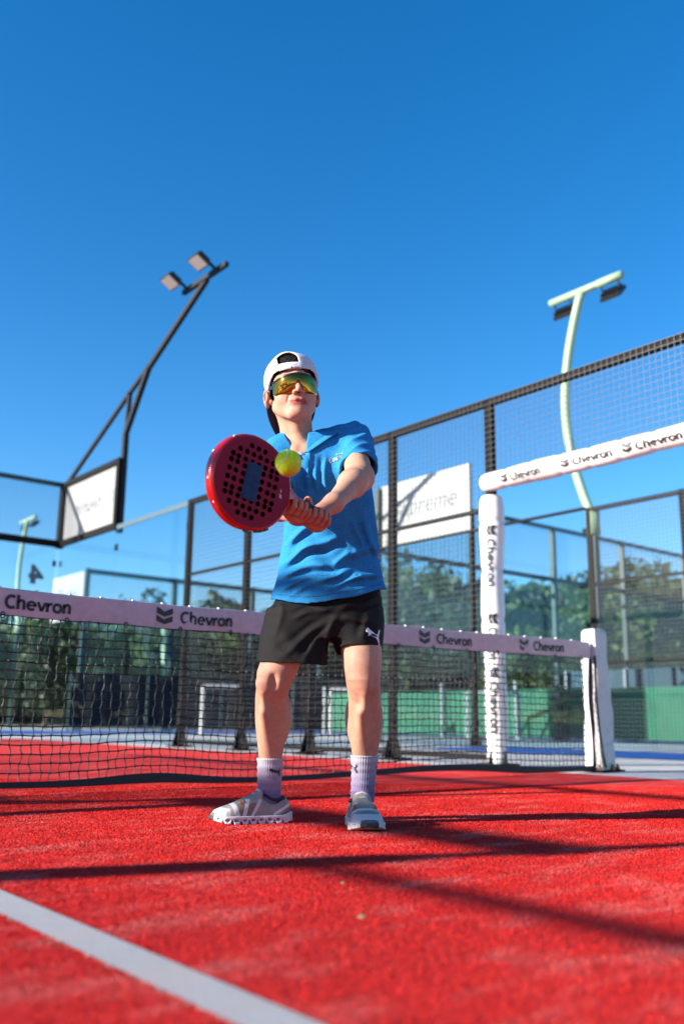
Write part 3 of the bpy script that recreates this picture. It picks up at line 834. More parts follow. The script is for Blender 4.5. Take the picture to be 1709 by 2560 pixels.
def trunk_mesh(seed, cl, h0):
    r = np.random.default_rng(seed); m = MB()
    base = Vector((0, 0, -h0)); fork = Vector((.08, .05, -h0 * .38))
    m.tube([base, base.lerp(fork, .5) + Vector((.05, -.04, 0)), fork], [.17, .13, .11], 8)
    for q in cl[r.permutation(len(cl))[:9]]:
        q = Vector(q); m.tube([fork, fork.lerp(q, .45) + Vector((0, 0, .15)), q], [.08, .05, .015], 6)
    return m.mesh('trunk', True)
PROTO = []
for k, (sh, ncl, nl, sz) in enumerate((((2.3, 2.3, 1.8), 54, 3600, .13), ((1.7, 1.7, 2.3), 46, 3000, .12), ((2.9, 2.7, 1.5), 70, 5600, .13), ((1.9, 1.9, 1.5), 44, 2300, .12))):
    me, cl = crown_mesh(40 + k, ncl, nl, sh, sz)
    PROTO.append((me, trunk_mesh(60 + k, cl, sh[2] + .75), sh))
def tree(x, y, top, kind, lm, label, sc=None, group='trees beyond the courts'):
    me, tm, sh = PROTO[kind]
    full = 2 * sh[2] + .75 + .1; s = top / full if sc is None else sc
    t_ = thing('tree', label, 'tree', (x, y, 0), random.uniform(0, 6), group)
    t_.scale = (s, s, s)
    a = obj('crown', me, None, t_); a.location = (0, 0, sh[2] + .75)
    if not me.materials: me.materials.append(LEAF[0])
    a.material_slots[0].link = 'OBJECT'; a.material_slots[0].material = LEAF[lm]
    b = obj('trunk', tm, BARK, t_); b.location = (0, 0, sh[2] + .75)
    return t_
TR = [(17.7, 15.7, 4.6), (20.3, 17.4, 5.6), (17.9, 14.2, 4.8), (22.6, 17.9, 5.2), (20.1, 14.7, 4.3), (22.8, 16.1, 4.9), (18.5, 12.0, 3.1), (21.8, 14.3, 4.7), (19.9, 11.9, 3.3), (25.6, 16.0, 5.0), (22.7, 13.2, 4.0), (24.6, 13.8, 4.6), (21.7, 11.1, 4.4), (26.9, 14.2, 5.7), (23.8, 11.5, 4.9), (25.8, 12.1, 4.8), (22.7, 9.5, 3.8)]
TL = [(9.1, 24.3, 3.2), (11.0, 26.8, 4.0), (9.4, 21.0, 2.8), (12.7, 27.2, 3.9), (11.3, 22.3, 3.6), (15.0, 28.3, 4.8), (13.0, 22.7, 3.3), (15.5, 25.8, 4.1), (18.1, 28.9, 5.2), (15.3, 22.5, 3.7), (19.0, 27.3, 5.0), (18.1, 24.3, 4.2), (20.0, 25.4, 4.5), (19.0, 22.5, 4.0), (21.5, 24.3, 4.5), (20.9, 22.2, 4.3), (23.0, 23.1, 4.8)]
for k, (x, y, h) in enumerate(TR):
    tree(x, y, h, (1, 0, 3, 0, 2)[k % 5], (1, 1, 0, 1, 2, 0)[k % 6], 'blurred leafy tree in the row behind the fences right of the player', group='tree row right of the player')
for k, (x, y, h) in enumerate(TL):
    tree(x, y, h, (2, 0, 1, 2)[k % 4], (2, 0, 2, 0, 1)[k % 5], 'blurred dark tree in the row behind the net left of and behind the player', group='tree row behind the net')
# tree belts added out of view on the left to darken the glass reflections
def belt(name, label, loc, rz, shape, seed):
    me, cl = crown_mesh(seed, 150, 9000, shape, .26)
    o = obj(name, me, LEAF[2], None, 'stuff'); o.location = loc; o.rotation_euler = (0, 0, rz); o['label'] = label; o['category'] = 'trees'
belt('added_tree_belt', 'unseen tree belt added beyond the left side of the court to darken the glass reflections', (-25, 14, 2.6), 0, (2.4, 30, 2.8), 91)
belt('added_tree_belt', 'unseen tree belt added far beyond the back wall on the left to darken the glass reflections', (-9, 33, 2.3), 0, (15, 2.4, 2.6), 92)
tree(15.0, 6.35, 1.0, 3, 2, 'small sapling in front of the green windscreen at the right', group='trees beyond the courts')
# ================================================================== SIGNED-DISTANCE MODELLING (player)
def A3(v): return np.asarray(v, np.float32)
class Vol:
    def __init__(s, lo, hi, h):
        s.h = h; s.lo = A3(lo); n = np.ceil((A3(hi) - s.lo) / h).astype(int) + 1
        s.ax = [s.lo[i] + h * np.arange(n[i], dtype=np.float32) for i in range(3)]
        s.D = np.full(n, .2, np.float32)
    def sub(s, lo, hi):
        r = []
        for i in range(3):
            a = int(np.clip(np.floor((lo[i] - s.lo[i]) / s.h), 0, len(s.ax[i]) - 1)); b = int(np.clip(np.ceil((hi[i] - s.lo[i]) / s.h) + 1, a + 1, len(s.ax[i])))
            r.append(slice(a, b))
        return tuple(r)
    def pts(s, sl): return s.ax[0][sl[0]][:, None, None], s.ax[1][sl[1]][None, :, None], s.ax[2][sl[2]][None, None, :]
    def add(s, prim, k=.01):
        fn, lo, hi = prim; m = k + 4 * s.h; sl = s.sub(lo - m, hi + m); d = fn(*s.pts(sl)); c = s.D[sl]
        if k > 0:
            q = np.maximum(k - np.abs(c - d), 0) / k; s.D[sl] = np.minimum(c, d) - q * q * k * .25
        else: s.D[sl] = np.minimum(c, d)
    def cut(s, prim, k=.004):
        fn, lo, hi = prim; m = k + 4 * s.h; sl = s.sub(lo - m, hi + m); d = -fn(*s.pts(sl)); c = s.D[sl]
        if k > 0:
            q = np.maximum(k - np.abs(c - d), 0) / k; s.D[sl] = np.maximum(c, d) + q * q * k * .25
        else: s.D[sl] = np.maximum(c, d)
    def cutf(s, fn): s.D = np.maximum(s.D, fn(*s.pts((slice(None),) * 3)))
    def disp(s, fn): s.D += fn(*s.pts((slice(None),) * 3)).astype(np.float32)
    def front(s, x, z, sign=-1):
        """y of the first surface met when coming from the camera side"""
        i = int(round((x - s.lo[0]) / s.h)); k = int(round((z - s.lo[2]) / s.h))
        i = min(max(i, 0), s.D.shape[0] - 1); k = min(max(k, 0), s.D.shape[2] - 1)
        col = s.D[i, :, k]; w_ = np.where(col < 0)[0]
        if len(w_) == 0: return None
        j = w_[0]
        if j == 0: return float(s.ax[1][0])
        a, b = col[j - 1], col[j]; return float(s.ax[1][j - 1] + s.h * a / (a - b))
    def nets(s, smooth=1):
        D = s.D; I = D < 0
        c = [I[i:I.shape[0] - 1 + i, j:I.shape[1] - 1 + j, k:I.shape[2] - 1 + k] for i in (0, 1) for j in (0, 1) for k in (0, 1)]
        n_in = np.zeros(c[0].shape, np.uint8)
        for q in c: n_in += q
        cell = np.argwhere((n_in > 0) & (n_in < 8)); idx = np.full(n_in.shape, -1, np.int32); idx[tuple(cell.T)] = np.arange(len(cell))
        acc = np.zeros((len(cell), 3), np.float32); cnt = np.zeros(len(cell), np.float32)
        C = [(i, j, k) for i in (0, 1) for j in (0, 1) for k in (0, 1)]
        val = {q: D[cell[:, 0] + q[0], cell[:, 1] + q[1], cell[:, 2] + q[2]] for q in C}
        for a in C:
            for ax in range(3):
                if a[ax] == 0:
                    b = list(a); b[ax] = 1; b = tuple(b); va, vb = val[a], val[b]; m = (va < 0) != (vb < 0)
                    t = np.where(m, va / np.where(m, va - vb, 1), 0); p = np.tile(A3(a), (len(cell), 1)); p[:, ax] += t
                    acc[m] += p[m]; cnt[m] += 1
        V = (cell + acc / cnt[:, None]) * s.h + s.lo
        F = []
        for ax in range(3):
            sl0 = [slice(None)] * 3; sl1 = [slice(None)] * 3; sl0[ax] = slice(0, -1); sl1[ax] = slice(1, None)
            x0, x1 = I[tuple(sl0)], I[tuple(sl1)]; E = np.argwhere(x0 != x1); u, v = (ax + 1) % 3, (ax + 2) % 3
            ok = (E[:, u] > 0) & (E[:, v] > 0) & (E[:, u] < D.shape[u] - 1) & (E[:, v] < D.shape[v] - 1); E = E[ok]
            fl = x0[tuple(E.T)]
            q = []
            for du, dv in ((0, 0), (-1, 0), (-1, -1), (0, -1)):
                e = E.copy(); e[:, u] += du; e[:, v] += dv; q.append(idx[tuple(e.T)])
            q = np.stack(q, 1); q[~fl] = q[~fl][:, ::-1]; F.append(q)
        F = np.concatenate(F)
        for _ in range(smooth):
            S = np.zeros_like(V); n_ = np.zeros(len(V), np.float32)
            for a, b in ((0, 1), (1, 2), (2, 3), (3, 0)):
                np.add.at(S, F[:, a], V[F[:, b]]); np.add.at(S, F[:, b], V[F[:, a]]); np.add.at(n_, F[:, a], 1); np.add.at(n_, F[:, b], 1)
            V = V * .45 + .55 * S / np.maximum(n_, 1)[:, None]
        return V.astype(np.float32), F[:, ::-1].copy()
def cone(a, b, ra, rb=None, sq=None):
    a, b = A3(a), A3(b); rb = ra if rb is None else rb; ab = b - a; L2 = float(ab @ ab) + 1e-9; rm = max(ra, rb)
    def fn(X, Y, Z):
        x, y, z = X - a[0], Y - a[1], Z - a[2]
        t = np.clip((x * ab[0] + y * ab[1] + z * ab[2]) / L2, 0, 1)
        return np.sqrt((x - t * ab[0]) ** 2 + (y - t * ab[1]) ** 2 + (z - t * ab[2]) ** 2) - (ra + (rb - ra) * t)
    return fn, np.minimum(a, b) - rm, np.maximum(a, b) + rm
def ell(c, r, rot=None):
    c, r = A3(c), A3(r); Rm = np.eye(3, dtype=np.float32) if rot is None else A3(rot); ext = np.sqrt(((Rm * r[None, :]) ** 2).sum(1))
    def fn(X, Y, Z):
        x, y, z = X - c[0], Y - c[1], Z - c[2]
        u = [(Rm[0, i] * x + Rm[1, i] * y + Rm[2, i] * z) / r[i] for i in range(3)]
        k0 = np.sqrt(u[0] ** 2 + u[1] ** 2 + u[2] ** 2); k1 = np.sqrt((u[0] / r[0]) ** 2 + (u[1] / r[1]) ** 2 + (u[2] / r[2]) ** 2) + 1e-6
        return k0 * (k0 - 1) / k1
    return fn, c - ext, c + ext
def loft(rows, p=2.0, zr=None):
    """rows of (z, cx, cy, half width, half depth) - elliptic tube along z"""
    T = np.array(sorted(rows), np.float32); z0, z1 = T[0, 0], T[-1, 0]
    def fn(X, Y, Z):
        zc = np.clip(Z, z0, z1); cx, cy, a, b = [np.interp(zc.ravel(), T[:, 0], T[:, i]).reshape(zc.shape).astype(np.float32) for i in (1, 2, 3, 4)]
        q = (np.abs((X - cx) / a) ** p + np.abs((Y - cy) / b) ** p) ** (1 / p)
        d = (q - 1) * np.minimum(a, b)
        return np.maximum(d, np.maximum(z0 - Z, Z - z1))
    lo = A3([(T[:, 1] - T[:, 3]).min(), (T[:, 2] - T[:, 4]).min(), z0]); hi = A3([(T[:, 1] + T[:, 3]).max(), (T[:, 2] + T[:, 4]).max(), z1])
    return fn, lo, hi
def rotm(rx, ry, rz): return np.array(Matrix.Rotation(rz, 3, 'Z') @ Matrix.Rotation(ry, 3, 'Y') @ Matrix.Rotation(rx, 3, 'X'), np.float32)
def vol_obj(name, vol, m, parent, colfn=None, smooth=1):
    V, F = vol.nets(smooth); me = fast_mesh(name, V, F)
    if colfn is not None: set_col(me, colfn(V))
    return obj(name, me, m, parent)
def lerpc(a, b, t): t = np.clip(t, 0, 1)[:, None]; return np.asarray(a) * (1 - t) + np.asarray(b) * t
def wob(X, Y, Z, seed, f):
    r = np.random.default_rng(seed); o = 0.
    for k in range(5):
        d = r.normal(size=3) * np.asarray(f); o = o + np.sin(d[0] * X + d[1] * Y + d[2] * Z + r.uniform(0, 6.28)) / 5
    return o

# ---- player stands in his own frame: x to the viewer's right, y away from the lens, z up
PYAW = -.68171
person = thing('person', 'person in blue polo shirt and black shorts swinging a racket before the net', 'person', (1.2951, -1.5628, 0), PYAW)
SKIN_L = np.array((.41, .225, .152)); SKIN_R = np.array((.35, .122, .082)); LIP = np.array((.30, .055, .050))
M_SKIN = mat('skin', (.7, .43, .33), .58, 0, .09, 70, .12, 300, .25, 0, .12, attr='col', var2=.08, scale2=14)

# racket frame -------------------------------------------------------------
ra_ = Vector((-.68, -.70, .15)).normalized()
RC = Vector((-.186, -.74, .962))
re1 = (Vector((0, -1, 0)) - ra_ * Vector((0, -1, 0)).dot(ra_)).normalized()
re2 = (Vector((0, 0, 1)) - ra_ * ra_.z); re2 = (re2 - re1 * re2.dot(re1)).normalized()
def hp(s, th, r): return RC + ra_ * s + (re1 * math.cos(th) + re2 * math.sin(th)) * r

# ---- head -------------------------------------------------------------------
HC = A3((-.104, -.143, 1.437)); HR = rotm(R_(-3), R_(-6), R_(12))
def H(p): return HR @ A3(p) + HC
def Hinv(V): return (V - HC) @ HR
hv = Vol(HC + A3((-.135, -.175, -.30)), HC + A3((.135, .15, .17)), .0024)
def he(c, r, k=.02, rot=None): hv.add(ell(H(c), r, HR if rot is None else HR @ rot), k)
he((0, .012, .042), (.076, .097, .092), 0)
he((0, -.022, -.035), (.066, .072, .080))
for s in (-1, 1):
    he((s * .035, -.047, -.038), (.034, .039, .040), .018)           # cheeks
    hv.add(cone(H((s * .056, .0, -.055)), H((s * .022, -.068, -.104)), .020, .019), .018)   # jaw line
    he((s * .050, -.050, .010), (.022, .030, .022), .02)              # cheek bones / temples
    hv.add(cone(H((s * .040, -.082, .026)), H((0, -.094, .024)), .011, .012), .015)
he((0, -.080, -.100), (.024, .022, .021), .02)                        # chin
he((0, -.070, -.068), (.036, .032, .034), .02)
hv.add(cone(H((0, -.092, .010)), H((0, -.117, -.034)), .0075, .0105), .012)     # nose
for s in (-1, 1):
    he((s * .0125, -.104, -.0395), (.0088, .0125, .0085), .005)
    hv.cut(ell(H((s * .0074, -.110, -.0475)), (.0048, .0066, .0050), HR), .002)
    hv.cut(ell(H((s * .032, -.104, .005)), (.017, .016, .012), HR), .01)
# mouth, slightly smiling, corners up
for a, b, r0, r1 in (((-.030, -.085, -.0695), (-.010, -.0985, -.0655), .0036, .0062), ((-.010, -.0985, -.0655), (.010, -.0985, -.0655), .0062, .0062), ((.030, -.085, -.0695), (.010, -.0985, -.0655), .0036, .0062)):
    hv.add(cone(H(a), H(b), r0, r1), .006)
hv.add(cone(H((-.015, -.091, -.0815)), H((.015, -.091, -.0815)), .0070, .0070), .008)
for a, b in (((-.033, -.091, -.0690), (-.012, -.106, -.0745)), ((-.012, -.106, -.0745), (.012, -.106, -.0745)), ((.012, -.106, -.0745), (.033, -.091, -.0690))):
    hv.cut(cone(H(a), H(b), .0030), .003)
for s in (-1, 1):
    hv.cut(cone(H((s * .030, -.094, -.045)), H((s * .040, -.083, -.072)), .0022, .0018), .008)
for s in (-1, 1):                                                     # ears
    er = np.array(Matrix.Rotation(R_(20 * s), 3, 'Z') @ Matrix.Rotation(R_(-8), 3, 'X'), np.float32)
    he((s * (.090 if s < 0 else .082), .010, -.018), (.0115 if s < 0 else .008, .024, .035), .006, er)
    hv.cut(ell(H((s * .098, -.004, -.012)), (.008, .012, .021), HR @ er), .004)
    he((s * .079, -.004, -.036), (.008, .009, .010), .006)
NB = A3((-.078, -.080, 1.225))
hv.add(cone(H((0, .022, -.045)), NB, .053, .058), .014)
hv.add(cone(H((.0, -.018, -.080)), NB + A3((.004, -.035, .0)), .020, .024), .016)
hv.add(cone(H((.050, .020, -.050)), NB + A3((.02, -.045, -.005)), .014, .012), .02)
hv.add(cone(H((-.050, .020, -.050)), NB + A3((-.01, -.045, -.005)), .014, .012), .02)
hv.add(ell(NB + A3((.004, -.062, .050)), (.008, .008, .012)), .02)
hv.add(ell((-.055, -.105, 1.205), (.115, .080, .06)), .04)
hv.add(cone((-.09, -.165, 1.222), (-.15, -.13, 1.24), .012, .010), .02)      # collar bones
hv.add(cone((-.05, -.165, 1.222), (.03, -.13, 1.25), .012, .010), .02)
hV, hF = hv.nets(1)
hl = Hinv(hV)
C = np.tile(SKIN_L, (len(hV), 1))
lipm = np.clip(1.5 * np.exp(-((hl[:, 2] + .0735) / .0112) ** 4 - (hl[:, 0] / .030) ** 4), 0, 1) * (hl[:, 1] < -.08)
C = lerpc(C[0], LIP, lipm * .95) * 1.0
blush = np.exp(-(((np.abs(hl[:, 0]) - .042) / .022) ** 2 + ((hl[:, 2] + .032) / .022) ** 2)) * (hl[:, 1] < -.02) * .35 + np.exp(-((np.abs(hl[:, 0]) - .088) / .010) ** 2) * .55 + np.exp(-((hl[:, 2] + .035) / .014) ** 2 - (hl[:, 0] / .016) ** 2) * .35 * (hl[:, 1] < -.09)
C = C * (1 - blush[:, None]) + SKIN_R * blush[:, None]
PARTS = [(hV, hF, C)]

# ---- arms and hands -----------------------------------------------------------
def arm(vol, sh, el, wr, palm):
    vol.add(cone(sh, el, .044, .043), 0)
    m1 = A3(el) * .72 + A3(wr) * .28
    vol.add(cone(el, m1, .041, .042), .03); vol.add(cone(m1, wr, .041, .0265), .03)
    vol.add(cone(wr, palm, .0265, .027), .025)
def hand(vol, s0, palm_th, roll=0., tight=1.):
    """fist closed on the grip at axial position s0 (centre); fingers pass under the grip and up the front, thumb over the top"""
    axr = np.array(Matrix((ra_, re1, re2)).transposed(), np.float32)
    pr = np.array(Matrix((ra_, (re1 * math.cos(palm_th) + re2 * math.sin(palm_th)), (re2 * math.cos(palm_th) - re1 * math.sin(palm_th)))).transposed(), np.float32)
    pc = hp(s0, palm_th, .033)
    vol.add(ell(pc, (.043, .0165, .040), pr), .012)
    vol.add(ell(hp(s0 - .008, palm_th + .6, .031), (.034, .017, .024), pr), .012)
    rad = (.0090, .0094, .0091, .0080); ln = (.92, 1.0, .97, .82)
    for k in range(4):
        s = s0 + .031 - .0205 * k
        th = [palm_th + a * ln[k] for a in (.62, 1.40, 2.20, 2.80)]
        rr = (.037, .031, .0285, .0265)
        P = [hp(s + .003 * q, t, r_ ) for q, (t, r_) in enumerate(zip(th, rr))]
        for q in range(3): vol.add(cone(P[q], P[q + 1], rad[k] * (1.08 - .08 * q), rad[k] * (1 - .08 * q)), .0022)
    T = [hp(s0 + .004, palm_th - .75, .034), hp(s0 + .032, palm_th - 1.35, .030), hp(s0 + .050, palm_th - 1.95, .0265), hp(s0 + .060, palm_th - 2.45, .0262)]
    for q, (r0, r1) in enumerate(((.0150, .0118), (.0118, .0098), (.0098, .0082))): vol.add(cone(T[q], T[q + 1], r0, r1), .006)
    return A3(pc)
PT = math.pi + .55                     # palm sits behind and under the grip
av = Vol((-.235, -.72, .83), (.20, -.04, 1.34), .0026)
lp_ = A3(hp(-.278, PT, .034)); rp_ = A3(hp(-.200, PT, .034))
L_EL, L_WR = A3((.126, -.275, 1.105)), A3((.047, -.462, .972))
arm(av, (.108, -.105, 1.280), L_EL, L_WR, lp_)
av.add(ell((.135, -.262, 1.098), (.030, .032, .030)), .03)
R_EL, R_WR = A3((-.145, -.285, 1.01)), A3((-.062, -.50, .925))
arm(av, (-.150, -.105, 1.225), R_EL, R_WR, rp_)
hand(av, -.278, PT); hand(av, -.198, PT)
aV, aF = av.nets(1)
gd = np.minimum(np.linalg.norm(aV - lp_, axis=1), np.linalg.norm(aV - rp_, axis=1))
PARTS.append((aV, aF, lerpc(SKIN_R * .9 + SKIN_L * .1, SKIN_L, (gd - .02) / .10)))

# ---- legs -----------------------------------------------------------------------
LEG_L = [(.66, -.095, .005, .075, .085), (.596, -.108, -.02, .068, .078), (.527, -.126, -.045, .066, .072), (.486, -.141, -.058, .063, .068), (.454, -.146, -.068, .0575, .062), (.427, -.150, -.062, .0545, .058), (.401, -.1545, -.045, .0535, .055), (.352, -.1555, -.012, .0545, .056), (.319, -.155, .000, .0540, .055), (.265, -.156, .018, .0475, .048), (.205, -.158, .035, .038, .040), (.115, -.160, .048, .034, .038), (.05, -.160, .048, .033, .040)]
LEG_R = [(.66, .135, .0, .080, .085), (.625, .138, -.02, .075, .082), (.561, .141, -.05, .0665, .075), (.509, .144, -.068, .0615, .068), (.462, .148, -.080, .0575, .062), (.435, .151, -.074, .0545, .058), (.411, .153, -.06, .0535, .055), (.360, .159, -.028, .0570, .058), (.323, .160, -.012, .0560, .057), (.269, .159, .002, .0500, .050), (.217, .157, .015, .0405, .041), (.152, .155, .028, .0350, .038), (.05, .150, .035, .033, .040)]
for rows, xo, kx in ((LEG_L, -1, -.030), (LEG_R, 1, .004)):
    T = np.array(rows); lo = A3([T[:, 1].min() - .1, -.2, .03]); hi = A3([T[:, 1].max() + .1, .14, .69])
    lv = Vol(lo, hi, .0032); lv.add(loft(rows), 0)
    kz = .447; kc = (np.interp(kz, T[::-1, 0], T[::-1, 1]), np.interp(kz, T[::-1, 0], T[::-1, 2]))
    lv.add(ell((kc[0] + kx, kc[1] - .038, kz), (.025, .020, .030)), .018)           # knee cap
    lv.cut(ell((kc[0] + kx + .034, kc[1] - .058, kz + .004), (.009, .010, .024)), .018)
    lv.add(cone((kc[0] + kx * .6 - .01, kc[1] - .018, kz - .09), (kc[0] + kx * .3 - .006, kc[1] + .082, .21), .014, .009), .03)   # shin
    md = -xo
    lv.add(ell((kc[0] + .026 * md, kc[1] + .088, .345), (.033, .034, .080)), .018)       # calf, inner and outer head
    lv.add(ell((kc[0] - .022 * md, kc[1] + .086, .362), (.030, .030, .066)), .018)
    mx_ = kc[0] + (.008 if xo < 0 else -.004)
    lv.add(ell((mx_ + .026 * md, kc[1] - .018, kz + .058), (.022, .026, .034)), .016)   # thigh muscles above the knee
    lv.add(ell((mx_ - .020 * md, kc[1] - .016, kz + .075), (.020, .026, .036)), .016)
    lv.add(cone((kc[0] + kx, kc[1] - .040, kz - .03), (kc[0] + kx * .9, kc[1] - .022, kz - .075), .010, .009), .016)
    lv.add(ell((kc[0] + (.030 if xo < 0 else .0), kc[1] + .01, .535), (.048, .062, .085)), .03)
    V, F = lv.nets(1)
    kn = np.exp(-((V[:, 2] - .455) / .05) ** 2) * .38
    PARTS.append((V, F, lerpc(SKIN_L, SKIN_R, kn)))
n0 = 0; VV, FF, CC = [], [], []
for V, F, C in PARTS: VV.append(V); FF.append(F + n0); CC.append(C); n0 += len(V)
bme = fast_mesh('body', np.concatenate(VV), np.concatenate(FF)); set_col(bme, np.concatenate(CC))
body = obj('body', bme, M_SKIN, person)

# ---- shirt -----------------------------------------------------------------------
M_POLO = mat('heather_blue_jersey', (.021, .180, .40), 1.0, 0, .30, 190, .25, 400, .12, var2=.07, scale2=30, stretch=(1, 1, 1.5))
sv = Vol((-.26, -.29, .68), (.26, .17, 1.40), .0034)
SH = [(.69, .034, .0, .206, .142), (.748, .033, -.003, .200, .137), (.818, .035, -.008, .182, .120), (.873, .031, -.02, .174, .116), (.927, .034, -.03, .165, .112), (.987, .033, -.04, .160, .112), (1.062, .024, -.058, .160, .114), (1.143, .010, -.075, .160, .114), (1.205, -.006, -.085, .150, .106), (1.25, -.02, -.088, .125, .092), (1.285, -.035, -.088, .10, .078)]
sv.add(loft(SH, 2.25), 0)
sv.add(cone((-.06, -.078, 1.255), (.104, -.094, 1.277), .058, .064), .05)
sv.add(cone((-.09, -.078, 1.245), (-.150, -.104, 1.213), .056, .062), .05)
sl_a, sl_b = A3((.108, -.098, 1.272)), A3((.127, -.205, 1.150))
sv.add(cone(sl_a, sl_b + (sl_b - sl_a) * .12, .063, .066), .035)
sr_a, sr_b = A3((-.150, -.104, 1.215)), A3((-.150, -.215, 1.075))
sv.add(cone(sr_a, sr_b + (sr_b - sr_a) * .12, .062, .068), .035)
# folds: pulled diagonally from the raised arms to the opposite hip
FSEG = [(-.128, .85, .08, .941, .012, .011), (-.131, .81, .041, .842, .011, .011), (.041, .842, .101, .88, .010, .011), (-.13, .767, .068, .81, .010, .010), (-.083, .746, .101, .82, .010, .010), (-.107, .918, -.014, .974, .010, .012), (-.017, 1.155, -.006, 1.064, .009, .008), (.012, 1.198, .019, 1.064, .009, .008), (-.046, 1.225, -.036, 1.071, .008, .008), (.081, .853, .201, .922, .009, .012), (.095, .779, .208, .828, .008, .011), (-.112, 1.112, -.083, 1.042, .009, .010), (.14, 1.004, .194, .881, .009, .011), (.106, .989, .154, .894, .008, .010), (-.09, .88, .02, .905, .007, .009), (.02, .76, .16, .80, .006, .008)]
def folds(X, Y, Z):
    d = 0.
    Zw = Z + .006 * np.sin(40 * X); Xw = X + .004 * np.sin(35 * Z)
    for x0, z0, x1, z1, am, wd in FSEG:
        dx, dz = x1 - x0, z1 - z0; L2 = dx * dx + dz * dz
        t = ((Xw - x0) * dx + (Zw - z0) * dz) / L2; L_ = math.sqrt(L2)
        n_ = ((Xw - x0) * dz - (Zw - z0) * dx) / L_
        env = np.exp(-np.clip(np.abs(t - .5) - .28, 0, 9) ** 2 / .03)
        d = d - am * env * (np.exp(-(n_ / wd) ** 2) - .65 * np.exp(-((n_ - 1.9 * wd) / wd) ** 2))
    d = d * np.clip((.06 - Y) / .06, 0, 1)
    u = X * .55 + Z * .83; v = X * .83 - Z * .55
    d = d + .0022 * np.sin(58 * u + 9 * np.sin(7 * v + 3 * Z) + 6 * Y) * np.sin(11 * v + 4 * u + 1.0)
    w_ = np.clip((X - .050) / .04, 0, 1) * np.clip((Z - 1.14) / .05, 0, 1)
    q = 120 * (Z * .80 + Y * .45 - X * .30) + 3 * np.sin(26 * X)
    d = d + w_ * .0055 * (np.abs(np.sin(q * .5)) - .6)
    return d
sv.disp(folds)
def plane_cut(p, n):
    p, n = A3(p), A3(n) / np.linalg.norm(n)
    return lambda X, Y, Z: (X - p[0]) * n[0] + (Y - p[1]) * n[1] + (Z - p[2]) * n[2]
def local_cut(vol, lo, hi, fn):
    sl = vol.sub(A3(lo), A3(hi)); vol.D[sl] = np.maximum(vol.D[sl], fn(*vol.pts(sl)))
for sa, sb, lo, hi in ((sl_a, sl_b, (.02, -.29, 1.02), (.26, -.155, 1.24)), (sr_a, sr_b, (-.26, -.29, .95), (-.05, -.165, 1.16))):
    d = (sb - sa) / np.linalg.norm(sb - sa)
    f1 = plane_cut(sb, d)
    # keep torso: only cut what lies inside the sleeve tube
    tube_ = cone(sa, sb + d * .12, .085, .095)[0]
    def cutter(X, Y, Z, f1=f1, tb=tube_): return np.where(tb(X, Y, Z) < 0, f1(X, Y, Z), -1.)
    sl = sv.sub(A3(lo), A3(hi)); Xs, Ys, Zs = sv.pts(sl)
    torso = loft(SH, 2.25)[0](Xs, Ys, Zs)
    cutv = np.where(torso > .012, cutter(Xs, Ys, Zs), -1.)
    sv.D[sl] = np.maximum(sv.D[sl], cutv)
    inn = cone(sb - d * .045, sb + d * .12, .053, .061); sv.cut(inn, .003)
def hem(X, Y, Z): return (.722 + .048 * np.clip((X - .02) / .19, 0, 1) + .012 * np.clip((-X - .10) / .06, 0, 1) + .012 * np.clip((Y + .02) / .1, -1, 1) + .003 * np.sin(40 * X)) - Z
sv.cutf(hem)
inner = [(z, cx, cy, a - .006, b - .006) for z, cx, cy, a, b in SH if z < .83]; inner[-1] = (.80, .035, -.006, .180, .118)
_lf = loft(inner, 2.25); sv.cut((lambda X, Y, Z: _lf[0](X, Y, Z) + folds(X, Y, Z), _lf[1] - .02, _lf[2] + .001), .002)
# neck opening: wide hole with a V down the front
sv.cut(cone((-.080, -.080, 1.235), (-.088, -.085, 1.42), .058, .072), .006)
sv.cut(cone((-.084, -.150, 1.285), (-.066, -.205, 1.205), .040, .010), .006)
shirt = vol_obj('polo_shirt', sv, M_POLO, person, None, 1)
shirt['label'] = 'heather blue short sleeved polo shirt'
# collar: turned-down strip on each side
def strip(rows, name, m, parent, thick=.004):
    n = len(rows[0]); mb = MB(); fine = []
    for r in rows:
        q = [Vector(p) for p in r]; out_ = []
        for i in range(n - 1):
            p0 = q[max(i - 1, 0)]; p1 = q[i]; p2 = q[i + 1]; p3 = q[min(i + 2, n - 1)]
            for t in (0, .25, .5, .75):
                out_.append(.5 * ((2 * p1) + (p2 - p0) * t + (2 * p0 - 5 * p1 + 4 * p2 - p3) * t * t + (3 * p1 - p0 - 3 * p2 + p3) * t ** 3))
        out_.append(q[-1]); fine.append(out_)
    mb.grid(fine); o = mb.build(name, m, parent, True)
    so = o.modifiers.new('solid', 'SOLIDIFY'); so.thickness = thick; so.offset = 0
    sb_ = o.modifiers.new('sub', 'SUBSURF'); sb_.levels = 1; sb_.render_levels = 1
    return o
strip([[(-.085, -.012, 1.312), (-.035, -.030, 1.322), (-.020, -.072, 1.320), (-.024, -.112, 1.292), (-.040, -.152, 1.252), (-.060, -.186, 1.208)],
       [(-.085, -.004, 1.318), (-.024, -.022, 1.332), (-.006, -.072, 1.332), (-.008, -.122, 1.304), (-.026, -.166, 1.258), (-.052, -.192, 1.210)],
       [(-.085, .014, 1.285), (.004, -.004, 1.320), (.026, -.072, 1.330), (.036, -.146, 1.306), (.006, -.186, 1.256), (-.046, -.196, 1.208)],
       [(-.085, .022, 1.265), (.012, .010, 1.312), (.040, -.072, 1.326), (.060, -.158, 1.292), (.016, -.192, 1.252), (-.044, -.196, 1.206)]], 'collar', M_POLO, shirt)
